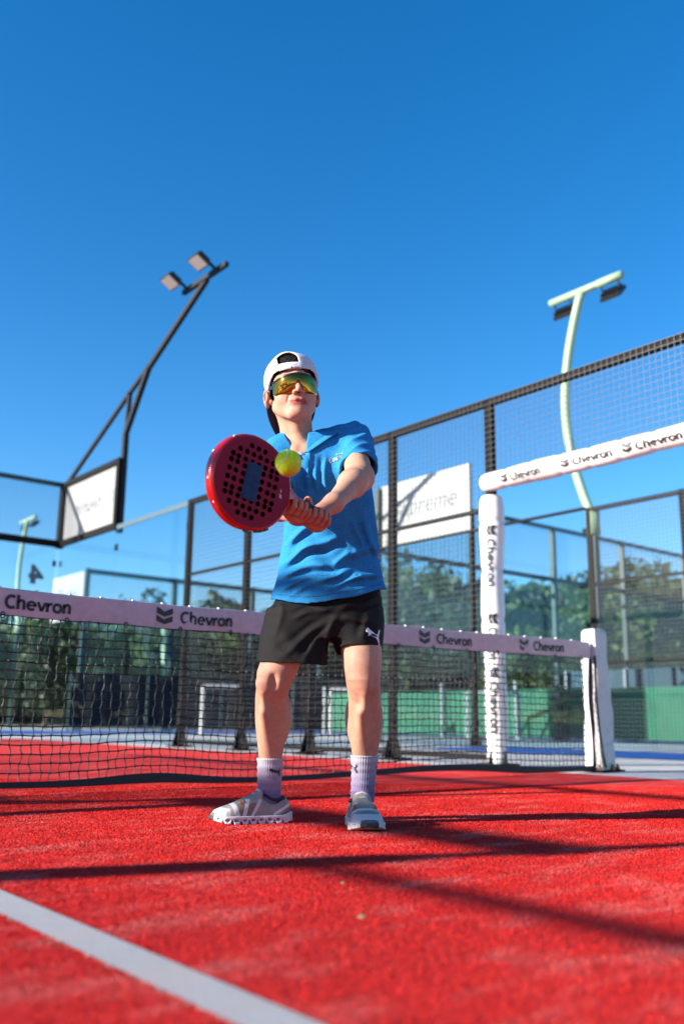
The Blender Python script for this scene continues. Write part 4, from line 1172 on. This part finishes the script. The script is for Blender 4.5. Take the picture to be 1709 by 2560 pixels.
strip([[(-.085, -.012, 1.312), (-.128, -.032, 1.306), (-.146, -.072, 1.292), (-.140, -.116, 1.262), (-.115, -.158, 1.230), (-.078, -.188, 1.203)],
       [(-.085, -.004, 1.318), (-.138, -.024, 1.316), (-.158, -.072, 1.302), (-.152, -.124, 1.268), (-.122, -.170, 1.232), (-.082, -.195, 1.203)],
       [(-.085, .014, 1.285), (-.150, -.008, 1.298), (-.172, -.074, 1.285), (-.174, -.140, 1.250), (-.142, -.188, 1.214), (-.088, -.200, 1.198)],
       [(-.085, .022, 1.265), (-.154, .002, 1.288), (-.178, -.074, 1.275), (-.184, -.146, 1.238), (-.150, -.194, 1.202), (-.090, -.202, 1.194)]], 'collar', M_POLO, shirt)
def on_front(vol, x, z, off=.0016):
    y = None
    for dz in (0, .003, -.003, .006, -.006):
        y = vol.front(x, z + dz)
        if y is not None: break
    return (x, (y if y is not None else -.15) - off, z)
pk = MB(); rows = []
for i in range(15):
    z = 1.200 - .108 * i / 14; xc = -.060 + .020 * i / 14
    rows.append([on_front(sv, xc - .014, z, .0005), on_front(sv, xc - .012, z, .003), on_front(sv, xc + .012, z, .003), on_front(sv, xc + .014, z, .0005)])
pk.grid(rows); pk.build('placket', M_POLO, shirt, True)
for z, xc in ((1.178, -.052), (1.125, -.044)):
    c = Vector(on_front(sv, xc, z, .005)); g = MB(); g.tube([c + Vector((0, .002, 0)), c - Vector((0, .001, 0))], .0055, 14); g.build('button', mat('blue_button', (.02, .16, .42), .3), shirt)
strip([[(-.105, -.166, 1.224), (-.070, -.184, 1.216), (-.046, -.172, 1.226)], [(-.100, -.170, 1.206), (-.068, -.190, 1.198), (-.046, -.180, 1.206)]], 'neck_facing', mat('grey_facing', (.22, .22, .25), .8), shirt, .002)
hs_ = MB(); pts = []
for i in range(60):
    x = -.150 + .360 * i / 59; z = .722 + .048 * min(1, max(0, (x - .02) / .19)) + .012 * min(1, max(0, (-x - .10) / .06)) - .012 + .003 * math.sin(40 * x) + .022
    pts.append(on_front(sv, x, z, .0004))
hs_.tube(pts, .0011, 5); hs_.build('hem_stitch', mat('stitch_blue', (.012, .10, .24), .9), shirt)
CAT = [(0.0, .70), (.06, .82), (.16, .88), (.25, .81), (.45, .71), (.62, .63), (.76, .58), (.85, .68), (.92, .93), (1.0, .96), (.95, .66), (.90, .48), (.97, .22), (1.0, .02), (.92, .0), (.85, .22), (.73, .37), (.58, .41), (.44, .42), (.31, .47), (.24, .40), (.15, .38), (.20, .51), (.11, .58), (.04, .57)]
V, F = fit_text('PUMA', .052, .015, .03)
M_GREYPR = mat('grey_transfer_print', (.13, .19, .26), .5)
mapped(V, F, lambda u, v: on_front(sv, .018 + u, 1.170 + v + u * .22, .0022)).build('chest_lettering', M_GREYPR, shirt)
V, F = poly_split([CAT], 3)
mapped(V, F, lambda u, v: on_front(sv, .046 + u * .028, 1.190 + v * .016 + u * .006, .0022)).build('chest_emblem', M_GREYPR, shirt)

# ---- shorts -----------------------------------------------------------------------
M_SHORT = mat('black_woven_shorts', (.0075, .0070, .0070), .8, 0, .2, 200, .15, 220, .2)
ov = Vol((-.24, -.20, .49), (.26, .17, .80), .0034)
ov.add(loft([(.80, .034, .002, .168, .100), (.741, .031, .0, .182, .112), (.695, .023, .0, .196, .126), (.654, .016, .0, .200, .130), (.60, .012, .0, .19, .12)], 2.3), 0)
SL = [(.70, -.072, .0, .112, .118), (.613, -.080, -.012, .118, .118), (.569, -.082, -.024, .122, .114), (.500, -.085, -.038, .124, .110)]
SR = [(.70, .115, .0, .092, .116), (.615, .128, -.014, .086, .116), (.591, .131, -.022, .083, .110), (.557, .1335, -.034, .079, .102), (.50, .137, -.045, .075, .098)]
ov.add(loft(SL, 2.2), .02); ov.add(loft(SR, 2.2), .02)
ov.cut(ell((.036, -.03, .548), (.0075, .16, .062)), .01)
OSEG = [(.057, .672, -.128, .527, .010, .012), (.057, .662, -.048, .520, .009, .010), (.063, .689, .199, .735, .009, .010), (.067, .660, .186, .655, .009, .011), (-.121, .711, -.143, .588, .007, .012), (.049, .698, -.094, .661, .008, .010), (.048, .645, .006, .526, .008, .010), (.167, .716, .148, .596, .006, .012), (-.046, .712, .055, .680, .006, .009)]
def sfold(X, Y, Z):
    d = 0.
    Zw = Z + .004 * np.sin(55 * X); Xw = X + .004 * np.sin(45 * Z)
    for x0, z0, x1, z1, am, wd in OSEG:
        dx, dz = x1 - x0, z1 - z0; L2 = dx * dx + dz * dz; t = ((Xw - x0) * dx + (Zw - z0) * dz) / L2; n_ = ((Xw - x0) * dz - (Zw - z0) * dx) / math.sqrt(L2)
        env = np.exp(-np.clip(np.abs(t - .5) - .30, 0, 9) ** 2 / .03)
        d = d - am * env * (np.exp(-(n_ / wd) ** 2) - .6 * np.exp(-((n_ - 1.9 * wd) / wd) ** 2))
    d = d * np.clip((.05 - Y) / .06, 0, 1)
    a = np.sin(60 * X + 25 * Z + 6 * np.sin(14 * Z + 8 * X)) * np.sin(16 * Z + 9 * X + 2)
    return .7 * d + .0022 * a
ov.disp(sfold)
ov.cutf(lambda X, Y, Z: np.where(X < .032, .528 - .010 * np.clip((X + .2) / .24, 0, 1) - .012 * np.clip(-Y / .1, -1, 1), .560 - .014 * np.clip((.10 - X) / .06, 0, 1) - .014 * np.clip(Y / .08, -1, 1)) - Z)
for q_ in ([(z, cx, cy, a - .006, b - .006) for z, cx, cy, a, b in SL if z < .6] + [(.62, -.08, -.02, .088, .09), (.45, -.082, -.036, .113, .10)], [(z, cx, cy, a - .006, b - .006) for z, cx, cy, a, b in SR if z < .6] + [(.625, .13, -.02, .070, .085), (.45, .137, -.045, .069, .092)]):
    _lg = loft(q_, 2.2); ov.cut((lambda X, Y, Z, f=_lg[0]: f(X, Y, Z) + sfold(X, Y, Z), _lg[1] - .02, _lg[2] + .001), .002)
shorts = vol_obj('shorts', ov, M_SHORT, person, None, 1)
V, F = poly_split([CAT], 8)
mapped(V, F, lambda u, v: on_front(ov, .155 + u * .048, .585 + v * .055 - u * .010, .002)).build('leg_emblem', mat('white_transfer_print', (.72, .72, .74), .5), shorts)

# ---- socks -----------------------------------------------------------------------
ms = bpy.data.materials.new('ribbed_lilac_sock'); ms.use_nodes = True
n, l = nodes_of(ms); b = n['Principled BSDF']; b.inputs['Roughness'].default_value = .9; b.inputs['Sheen Weight'].default_value = .3
at = n.new('ShaderNodeAttribute'); at.attribute_name = 'col'; tc = n.new('ShaderNodeTexCoord'); nz = n.new('ShaderNodeTexNoise'); nz.inputs['Scale'].default_value = 320
l.new(tc.outputs['Object'], nz.inputs['Vector']); mx = n.new('ShaderNodeVectorMath'); mx.operation = 'SCALE'; mr = n.new('ShaderNodeMapRange'); mr.inputs['To Min'].default_value = .8; mr.inputs['To Max'].default_value = 1.15
l.new(nz.outputs['Fac'], mr.inputs['Value']); l.new(at.outputs['Color'], mx.inputs[0]); l.new(mr.outputs[0], mx.inputs['Scale']); l.new(mx.outputs[0], b.inputs['Base Color'])
def sock(rows, top):
    T = np.array(rows)[::-1]; mb = MB(); P = []; N = 72
    for i in range(60):
        z = top - (top - .045) * i / 59
        cx, cy, a, b_ = [np.interp(z, T[:, 0], T[:, k]) for k in (1, 2, 3, 4)]
        wr = .0010 * math.sin(z * 260) + .0018 * math.exp(-((z - .095) / .012) ** 2) * math.sin(z * 500)
        row = []
        for k in range(N * 2):
            th = math.pi * k / N; rib = .0009 if k % 4 < 2 else -.0006
            e = .0052 + rib + wr + (.0016 if i < 3 else 0) - (.003 if i == 0 else 0)
            row.append((cx + (a + e) * math.cos(th), cy + (b_ + e) * math.sin(th), z))
        P.append(row + [row[0]])
    V = np.array([q for r_ in P for q in r_[:-1]]); n2 = 2 * N
    Fq = [(i * n2 + k, (i + 1) * n2 + k, (i + 1) * n2 + (k + 1) % n2, i * n2 + (k + 1) % n2) for i in range(59) for k in range(n2)]
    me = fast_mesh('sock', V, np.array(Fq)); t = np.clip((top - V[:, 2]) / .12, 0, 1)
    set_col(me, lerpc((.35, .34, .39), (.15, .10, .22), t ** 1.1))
    return obj('sock', me, ms, person)
def sock_print(parent, rows, th0, z0, w_, h_, V, F):
    T = np.array(rows)[::-1]
    def f(u, v):
        z = z0 + v * h_; cx, cy, a, b_ = [np.interp(z, T[:, 0], T[:, k]) for k in (1, 2, 3, 4)]; th = th0 + u * w_ / .04
        return (cx + (a + .0075) * math.cos(th), cy + (b_ + .0075) * math.sin(th), z)
    mapped(V, F, f).build('sock_emblem', M_INK, parent)
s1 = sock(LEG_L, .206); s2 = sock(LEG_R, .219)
V, F = poly_split([CAT], 6)
sock_print(s1, LEG_L, R_(270), .148, .040, .030, V, F)
sock_print(s2, LEG_R, R_(180), .162, .040, .032, V, F)
sock_print(s2, LEG_R, R_(330), .162, .034, .028, V, F)

# ---- shoes -----------------------------------------------------------------------
M_SHOE = mat('knit_shoe_upper', (.5, .47, .45), .8, 0, .10, 300, .35, 600, .3, attr='col')
M_SOLE = mat('white_foam_sole', (.55, .54, .55), .6, 0, .06, 40, .1, 200, attr='col')
M_LACE = mat('pale_lace', (.55, .53, .54), .8)
M_COLLAR = mat('plum_shoe_lining', (.020, .012, .024), .9)
M_TAB = mat('orange_tab', (.50, .07, .02), .6)
OUT = np.array([(0, .020), (.006, .027), (.03, .034), (.07, .035), (.11, .0355), (.15, .041), (.19, .046), (.22, .0455), (.242, .038), (.256, .025), (.263, .008)], np.float32)
def shoe(loc, ang, lift):
    t_ = bpy.data.objects.new('shoe', None); COL.objects.link(t_); t_.parent = person; t_.location = loc; t_.rotation_euler = (0, 0, ang); t_.scale = (1.0, 1.14, 1.0)
    ht = np.array([(-.002, .062), (.012, .080), (.04, .078), (.07, .068), (.095, .082), (.112, .096), (.13, .090), (.16, .076), (.19, .063), (.22, .053), (.245, .043), (.263, .026)], np.float32)
    toe = lambda X: .016 * np.clip((X - .19) / .073, 0, 1) ** 1.6 + .006 * np.clip((.02 - X) / .02, 0, 1)
    uv = Vol((-.02, -.062, -.004), (.285, .062, .14), .0024)
    def up(X, Y, Z):
        hw = np.interp(X.ravel(), OUT[:, 0], OUT[:, 1]).reshape(X.shape) - .002; h_ = np.interp(X.ravel(), ht[:, 0], ht[:, 1]).reshape(X.shape); zb_ = .012 + toe(X)
        zc = zb_ + (h_ - zb_) * .30; hz = np.where(Z > zc, h_ - zc, (zc - zb_) * 1.6)
        tap = np.where(Z > zc, 1.0, 1.0)
        q = (np.abs(Y / np.maximum(hw, .004)) ** 2.9 + np.abs((Z - zc) / hz) ** 2.5) ** (1 / 2.7)
        d = (q - 1) * np.minimum(hw, .022)
        return np.maximum(d, np.maximum(-.003 - X, X - .264))
    uv.add((up, A3((-.004, -.05, .0)), A3((.265, .05, .115))), 0)
    uv.add(ell((.103, 0, .088), (.011, .026, .024), rotm(0, R_(-18), 0)), .008)             # tongue
    uv.cut(cone((.052, 0, .070), (.050, 0, .13), .024, .032), .006)              # ankle opening
    def cf_(V):
        X, Y, Z = V.T; sec = np.tile((.27, .235, .215), (len(V), 1)); white = np.array((.50, .50, .49)); taupe = np.array((.17, .14, .10)); grey = np.array((.12, .12, .13))
        bot = Z < .050 - .10 * (X - .15)
        m_ = (X > .120) & (X < .185) & (Z < .066); sec[m_] = taupe
        top_ = (np.abs(Y) < .020) & (X > .125) & (X < .222) & (Z > .04); sec[top_] = (.22, .21, .185)
        sec[(X > .205) & (Z < .050)] = white; sec[X > .225] = white
        sec[(X > .252) & (Z > .012) & (np.abs(Y) < .024)] = grey
        sec[(X < .035) & (Z < .050 - .6 * X)] = taupe
        for c, w_, sl_ in ((.121, .006, -.55), (.155, .0065, -.25), (.188, .008, .35)):
            q = np.abs(X - c - sl_ * (Z - .045)) < w_; sec[q & (Z < .078)] = white
        q = np.abs(Z - (.028 + .55 * (.06 - X))) < .0045; sec[q & (X < .06) & (X > .0)] = (.60, .58, .58)
        return sec
    vol_obj('upper', uv, M_SHOE, t_, cf_, 1)
    so = Vol((-.02, -.066, -.012), (.285, .066, .06), .0022)
    def sl(X, Y, Z):
        hw = np.interp(X.ravel(), OUT[:, 0], OUT[:, 1]).reshape(X.shape) + .004; zt = .026 - .009 * np.clip((X - .20) / .06, 0, 1) + toe(X) * .6 + .006 * np.clip((.03 - X) / .03, 0, 1); zb_ = toe(X)
        d = np.abs(Y) - hw - .12 * np.clip(.012 - Z, 0, 1); return np.maximum(np.maximum(d, np.maximum(Z - zt, zb_ - Z)), np.maximum(-.008 - X, X - .268))
    so.add((sl, A3((-.01, -.06, 0)), A3((.27, .06, .05))), 0)
    for k in range(8):
        x = .030 + .0285 * k
        for s in (-1, 1):
            for yy in (.054, .047, .040, .033): so.cut(cone((x - .003, s * yy, -.004), (x, s * yy, .014), .0065, .0025), .0015)
            so.cut(ell((x + .0140, s * (np.interp(x, OUT[:, 0], OUT[:, 1]) + .006), .0135 + float(toe(np.float32(x)))), (.0080, .016, .0046)), .0015)
    so.cut(ell((.262, 0, .004), (.030, .024, .012)), .003)
    def sc_(V):
        C_ = np.tile((.52, .51, .52), (len(V), 1)); X, Y, Z = V.T
        C_[(X > .246 + .35 * np.abs(Y)) & (np.abs(Y) < .026)] = (.030, .028, .030); C_[(Z < .004) & (X > .2)] = (.06, .05, .05)
        return C_
    vol_obj('sole', so, M_SOLE, t_, sc_, 1)
    c = MB(); c.tube([(.053 + .036 * math.cos(a), .0275 * math.sin(a), .074 + .020 * (math.cos(a) > 0) * math.cos(a) ** 2 + .006 * (math.cos(a) < 0) * math.cos(a) ** 2) for a in np.linspace(0, 2 * math.pi, 25)[:-1]], .0048, 8, closed=True)
    c.build('collar_lining', M_COLLAR, t_, True)
    for k in range(4):
        x = .106 + .014 * k; z = .101 - .010 * k - .0035 * k
        g = MB(); g.tube([(x - .004, -.024, z - .014), (x, -.014, z + .001), (x + .002, 0, z + .005), (x, .014, z + .001), (x - .004, .024, z - .014)], .0033, 6); g.build('lace', M_LACE, t_, True)
    for s in (-1, 1):
        for x, z in ((.158, .066), (.169, .062)):
            g = MB(); g.box((x, s * .0275, z + .002), (.006, .010, .008), Matrix.Rotation(-s * R_(35), 3, 'X')); g.build('pull_tab', M_TAB, t_)
    return t_
shoe((-.095, .050, .0), math.atan2(-.085, -.245), 0)
shoe((.133, .038, .0), math.atan2(-.26, .036), 0)

# ---- hair, cap, sunglasses ----------------------------------------------------------
M_HAIR = mat('dark_hair', (.0045, .0035, .003), .6, 0, .4, 60, .3, 300, .15, stretch=(6, 6, 1))
gv = Vol(HC + A3((-.10, -.13, -.06)), HC + A3((.10, .13, .15)), .0028)
gv.add(ell(H((0, .014, .044)), (.0805, .100, .0965), HR), 0)
gv.disp(lambda X, Y, Z: .0016 * np.sin(420 * X + 60 * Z) * np.sin(300 * Y + 20 * X))
def hairline(X, Y, Z):
    x, y, z = X - HC[0], Y - HC[1], Z - HC[2]; hx, hy, hz = [HR[0, i] * x + HR[1, i] * y + HR[2, i] * z for i in range(3)]
    edge = np.interp(hy.ravel(), [-.12, -.098, -.088, -.060, -.045, -.022, .0, .03, .12], [.066, .064, .058, .030, .0, -.018, -.004, -.035, -.05]).reshape(hy.shape)
    return edge - hz
gv.cutf(hairline); vol_obj('hair', gv, M_HAIR, person, None, 0)
g = MB()
for x in (-.016, -.003, .006):
    a = Vector(H((x, -.0955, .058))); c = Vector(H((x + .003, -.1015, .046))); g.tube([a, (a + c) / 2 + Vector((.001, -.001, 0)), c], [.0022, .0016, .0004], 5)
g.build('fringe', M_HAIR, person)
M_CAP = mat('white_cotton_cap', (.52, .51, .53), .8, 0, .04, 120, .25, 260)
cv = Vol(HC + A3((-.125, -.145, -.07)), HC + A3((.125, .155, .18)), .0022)
cv.add(ell(H((.001, .014, .047)), (.0945, .1130, .1030), HR), 0)
cv.disp(lambda X, Y, Z: .0018 * np.sin(60 * X + 30 * Y) * np.sin(50 * Z + 20 * X) + .0016 * np.sin(95 * Z + 40 * Y) * np.sin(25 * X))
cv.cut(ell(H((.001, .014, .045)), (.0895, .1080, .0975), HR), .001)
def capedge(X, Y, Z):
    x, y, z = X - HC[0], Y - HC[1], Z - HC[2]; hx, hy, hz = [HR[0, i] * x + HR[1, i] * y + HR[2, i] * z for i in range(3)]
    edge = np.interp(hy.ravel(), [-.13, -.098, -.078, -.055, -.028, -.005, .05, .13], [.049, .048, .052, .046, .022, .002, -.016, -.03]).reshape(hy.shape)
    low = edge - hz
    # arch-shaped gap above the strap
    hx = hx + .020
    arch = np.maximum(np.maximum(.070 - hz, (np.sqrt((hx / .034) ** 2 + np.maximum(hz - .098, 0) ** 2 / .030 ** 2) - 1) * .02), hy + .03)
    return np.maximum(low, -arch)
cv.cutf(capedge)
cap_o = vol_obj('cap', cv, M_CAP, person, None, 1)
cap_o['label'] = 'white baseball cap worn back to front'
bm_ = MB(); rows = []
for i in range(15):
    u = -1 + 2 * i / 14; row = []
    for j in range(9):
        v = j / 8; ww = .086 * (1 - .30 * v ** 2.2)
        row.append(tuple(H((ww * u, .098 + .040 * v - .060 * u * u * (1 - .25 * v), -.022 - (.128 - .050 * u * u) * v))))
    rows.append(row)
bm_.grid(rows); br = bm_.build('brim', mat('navy_brim', (.010, .010, .026), .8, 0, .2, 80), cap_o, True)
sm = br.modifiers.new('solid', 'SOLIDIFY'); sm.thickness = .004
g = MB(); rows = [[tuple(H((.0925 * 1.012 * math.sin(a) , .014 - .113 * 1.015 * math.cos(a) * k_, z))) for z, k_ in ((.047, 1.0), (.055, .998), (.064, .990), (.072, .978))] for a in np.linspace(-.62, .20, 15)]
g.grid(rows); st = g.build('strap', M_CAP, cap_o, True); sm = st.modifiers.new('solid', 'SOLIDIFY'); sm.thickness = .003; sm.offset = 1
M_SHIELD = bpy.data.materials.new('gold_mirror_lens'); M_SHIELD.use_nodes = True
n, l = nodes_of(M_SHIELD); b = n['Principled BSDF']; b.inputs['Metallic'].default_value = 1.; b.inputs['Roughness'].default_value = .06
lw = n.new('ShaderNodeLayerWeight'); lw.inputs[0].default_value = .5; rp = n.new('ShaderNodeValToRGB')
rp.color_ramp.elements[0].color = (.40, .17, .030, 1); rp.color_ramp.elements[1].color = (.42, .27, .05, 1); rp.color_ramp.elements[0].position = .1; rp.color_ramp.elements[1].position = .75
e_ = rp.color_ramp.elements.new(.45); e_.color = (.50, .24, .035, 1)
l.new(lw.outputs['Facing'], rp.inputs[0]); nz = n.new('ShaderNodeTexNoise'); nz.inputs['Scale'].default_value = 30; mxs = n.new('ShaderNodeMix'); mxs.data_type = 'RGBA'; mxs.blend_type = 'MULTIPLY'; mxs.inputs[0].default_value = .15
tc = n.new('ShaderNodeTexCoord'); l.new(tc.outputs['Object'], nz.inputs['Vector']); l.new(rp.outputs[0], mxs.inputs[6]); l.new(nz.outputs['Color'], mxs.inputs[7]); l.new(mxs.outputs[2], b.inputs['Base Color'])
gl_root = bpy.data.objects.new('sunglasses', None); COL.objects.link(gl_root); gl_root.parent = person
def lens_pt(a, z, off=0.): return Vector(H(((.0835 + off) * math.sin(a), .004 - (.120 + off) * math.cos(a) * (1 - .04 * ((z - .01) / .03) ** 2), z)))
g = MB(); P = []
for i in range(41):
    a = -1.12 + 2.24 * i / 40; up_ = .023 - .007 * (a / 1.12) ** 2 - .003 * abs(a); lo_ = -.040 + .010 * (abs(a) / 1.12) ** 4
    nn = max(0, 1 - abs(a) / .22); lo_ += .042 * nn ** .8
    if abs(a) > 1.0: lo_ += (abs(a) - 1.0) * .06
    P.append([lens_pt(a, lo_ + (up_ - lo_) * j / 8) for j in range(9)])
g.grid(P); ln_ = g.build('lens', M_SHIELD, gl_root, True); sm = ln_.modifiers.new('solid', 'SOLIDIFY'); sm.thickness = .0022
M_FRAME = mat('black_glasses_frame', (.012, .012, .014), .35)
g = MB(); g.tube([P[i][8] for i in range(41)], .0038, 8); g.build('brow_bar', M_FRAME, gl_root, True)
for s in (-1, 1):
    q = P[40 if s > 0 else 0][5]
    g = MB(); g.bar(q, H((s * .085, -.010, .012)), .004, .012); g.bar(H((s * .085, -.010, .012)), H((s * .088, .02, .006)), .004, .009); g.build('temple', M_FRAME, gl_root)
g = MB(); g.tube([lens_pt(-.16, -.010, -.004), lens_pt(-.05, .014, -.003), lens_pt(.05, .014, -.003), lens_pt(.16, -.010, -.004)], .0026, 6); g.build('nose_pad', M_FRAME, gl_root, True)

# ================================================================== RACKET and BALL
rk = thing('padel_racket', 'perforated dark red padel racket with shiny red rim held by the person', 'racket', person.matrix_world @ RC if False else (0, 0, 0))
rk.parent = None
bpy.context.view_layer.update()
PM = Matrix.Translation((1.2951, -1.5628, 0)) @ Matrix.Rotation(PYAW, 4, 'Z')
wv = ra_.cross(re1).normalized()
if wv.z < 0: wv = -wv
nv = wv.cross(ra_).normalized()
if nv.y > 0: nv = -nv
# roll the face a little about the handle
RL = Matrix.Rotation(R_(4), 3, ra_); wv = RL @ wv; nv = RL @ nv
LM = Matrix((ra_, wv, nv)).transposed().to_4x4(); LM.translation = RC
rk.matrix_world = PM @ LM
# in the racket frame: x to the tip, y across, z out of the visible face
M_RIM = mat('glossy_red_lacquer', (.42, .006, .008), .25, .25, .08, 20, 0, 40, .6, .6)
M_FACE = mat('matt_wine_carbon', (.17, .005, .028), .55, 0, .12, 60, .05, 300, .12)
def outline(t):
    """teardrop outline, t in 0..2pi"""
    c, s = math.cos(t), math.sin(t)
    x = .135 * c; y = .1315 * s
    if c < 0: x = -.150 * abs(c) ** .93; y = .1315 * math.copysign(abs(s) ** (1.0 + .10 * abs(c)), s)
    return x, y
N = 120; HT = .019
prof = [(-.0, HT - .002), (.004, HT - .0012), (.0085, HT - .002), (.012, HT - .007), (.0135, HT - .014), (.0135, -HT + .014), (.012, -HT + .007), (.0085, -HT + .002), (.004, -HT), (.0, -HT + .001)]
g = MB(); vs = []
for i in range(N):
    t = 2 * math.pi * i / N; x, y = outline(t); x2, y2 = outline(t + .01); tx, ty = x2 - x, y2 - y; q = math.hypot(tx, ty); nx_, ny_ = ty / q, -tx / q
    for (o_, z_) in prof: vs.append((x + nx_ * (o_ - .0135), y + ny_ * (o_ - .0135), z_))
k_ = len(prof); g.add(vs, [(i * k_ + j, ((i + 1) % N) * k_ + j, ((i + 1) % N) * k_ + j + 1, i * k_ + j + 1) for i in range(N) for j in range(k_ - 1)])
rim = g.build('rim', M_RIM, rk, True)
for side in (1, -1):
    g = MB(); vs = []; fs = []
    for i in range(N):
        t = 2 * math.pi * i / N; x, y = outline(t); f = 1 - .0085 / math.hypot(x, y); vs.append((x * f, y * f, side * (HT - .0008)))
    g.add(vs, [tuple(range(N))] if side > 0 else [tuple(reversed(range(N)))])
    fo = g.build('hitting_face', M_FACE, rk)
    if side > 0: FACE = fo
hm = MB(); n_s = 16
hm.add([(.0074 * math.cos(2 * math.pi * k / n_s), .0074 * math.sin(2 * math.pi * k / n_s), HT - .0001) for k in range(n_s)] + [(.0070 * math.cos(2 * math.pi * k / n_s), .0070 * math.sin(2 * math.pi * k / n_s), HT - .0010) for k in range(n_s)],
       [tuple(range(n_s, 2 * n_s))] + [(k, (k + 1) % n_s, n_s + (k + 1) % n_s, n_s + k) for k in range(n_s)])
hme = hm.mesh('hole'); M_HOLE = mat('dark_hole', (.002, .0015, .0015), 1., spec=.0)
# drill pattern: three nested rows round the central panel
holes = []
for x in (-.060, -.036, -.012, .012, .036, .060):
    for y in (-.074, .074): holes.append((x, y))
    for y in (-.052, .052): holes.append((x, y))
for y in (-.036, -.012, .012, .036):
    for x in (.082, .060, -.082, -.060): holes.append((x, y))
for y in (-.054, .054):
    for x in (.080, -.080): holes.append((x, y))
for x in (-.024, 0, .024):
    for y in (-.095, .095): holes.append((x, y))
for x in (-.034, .034):
    for y in (-.033, -.011, .011, .033): holes.append((x + 0 * y, y))
for (x, y) in holes:
    o = obj('hole', hme, M_HOLE, FACE); o.location = (x, y, .0006)
g = MB(); g.box((.0, 0, HT + .0002), (.052, .104, .0012)); g.build('print_panel', mat('navy_print_panel', (.012, .045, .10), .6, 0, .3, 60, 0, 40, .12), FACE)
g = MB()
V, F = poly_split([[(0, 0), (.012, .002), (.016, .014), (.010, .010), (.004, .012)], [(.004, .016), (.012, .018), (.014, .028), (.008, .024)]], 1)
mapped(V, F, lambda u, v: (-.112 + u * .7, -.012 + v, HT + .0004)).build('small_emblem', mat('pale_print', (.45, .38, .42), .5), FACE)
# throat and grip
g = MB(); P = []
for x, hw, hz in ((-.118, .052, .017), (-.140, .040, .0175), (-.158, .027, .0175), (-.176, .019, .0165), (-.190, .0165, .0155)):
    P.append([(x, hw * math.copysign(abs(math.cos(a)) ** .6, math.cos(a)), hz * math.copysign(abs(math.sin(a)) ** .6, math.sin(a))) for a in np.linspace(0, 2 * math.pi, 25)])
g.grid(P); g.build('throat', M_RIM, rk, True)
g = MB(); pts = [(-.183 - .122 * i / 60, 0, 0) for i in range(61)]
g.tube(pts, [.0158 + .0012 * ((i * 7) % 20 > 3) * .5  for i in range(61)], 14); g.build('grip', mat('black_grip_tape', (.015, .013, .015), .7), rk, True)
for t0, sz in ((-2.18, .010), (-2.06, .010), (-1.94, .010), (-1.70, .012)):
    x, y = outline(t0); g = MB(); g.box((x * .995, y * .995, HT - .012), (sz, .012, .010), Matrix.Rotation(t0, 3, 'Z')); g.build('rim_mark', M_INK, rk)
for t0, z0, s in ((.35, -.006, .006), (-.25, .003, .0045), (.9, .012, .005), (-.75, .006, .004)):
    x, y = outline(t0); g = MB(); g.box((x * 1.0, y * 1.0, z0), (.0022, s * 1.2, s), Matrix.Rotation(t0, 3, 'Z')); g.build('paint_chip', M_WHITEP, rk)

# tennis ball in the air
mt_ = bpy.data.materials.new('yellow_felt'); mt_.use_nodes = True
n, l = nodes_of(mt_); b = n['Principled BSDF']; b.inputs['Roughness'].default_value = .95; b.inputs['Specular IOR Level'].default_value = .1
tc = n.new('ShaderNodeTexCoord'); nz = n.new('ShaderNodeTexNoise'); nz.inputs['Scale'].default_value = 260; nz.inputs['Detail'].default_value = 3
l.new(tc.outputs['Object'], nz.inputs['Vector']); rp = n.new('ShaderNodeValToRGB'); rp.color_ramp.elements[0].color = (.34, .58, .012, 1); rp.color_ramp.elements[1].color = (.55, .85, .05, 1); l.new(nz.outputs['Fac'], rp.inputs[0]); l.new(rp.outputs[0], b.inputs['Base Color'])
bpn = n.new('ShaderNodeBump'); bpn.inputs['Strength'].default_value = .6; bpn.inputs['Distance'].default_value = .002; l.new(nz.outputs['Fac'], bpn.inputs['Height']); l.new(bpn.outputs[0], b.inputs['Normal'])
bt = thing('tennis_ball', 'yellow green tennis ball in the air in front of the racket', 'ball', PM @ Vector((-.063, -.95, .959)))
bmm = bmesh.new(); bmesh.ops.create_uvsphere(bmm, u_segments=40, v_segments=24, radius=.0335); me = bpy.data.meshes.new('felt'); bmm.to_mesh(me); bmm.free(); me.polygons.foreach_set('use_smooth', [True] * len(me.polygons))
obj('felt', me, mt_, bt)
def seam(t, r=.0336):
    a_ = .44; th = math.pi / 2 - (math.pi / 2 - a_) * math.cos(t); ph = t / 2 + a_ * math.sin(2 * t)
    return Vector((r * math.sin(th) * math.cos(ph), r * math.sin(th) * math.sin(ph), r * math.cos(th)))
g = MB(); g.tube([Matrix.Rotation(R_(65), 3, 'X') @ seam(4 * math.pi * k / 160) for k in range(160)], .0011, 5, closed=True); g.build('seam', mat('ball_seam', (.62, .62, .50), .8), bt)
bt.rotation_euler = (R_(-20), R_(15), PYAW + R_(20))
# specks lying on the turf: a few dry leaf bits
for k, (x, y, s) in enumerate(((.42, -2.82, .011), (.60, -2.55, .006), (3.9, -.15, .018), (2.75, -1.1, .008))):
    g = MB(); g.add([(0, -s * .6, .013), (s, 0, .016), (.1 * s, s * .6, .013), (-s, .1 * s, .015), (0, 0, .019)], [(0, 1, 4), (1, 2, 4), (2, 3, 4), (3, 0, 4)])
    o = g.build('dry_leaf', mat('dry_leaf_tan', (.55, .36, .16), .8)); o.location = (x, y, 0)
    tag(o, ('pale dry leaf scrap on the red turf near the lens', 'tiny dry leaf scrap on the turf left of the nearer one', 'tan dry leaf scrap on the turf close to the net post', 'small dry scrap on the turf between the shoe and the net')[k], 'leaf', 'dry scraps on the turf')
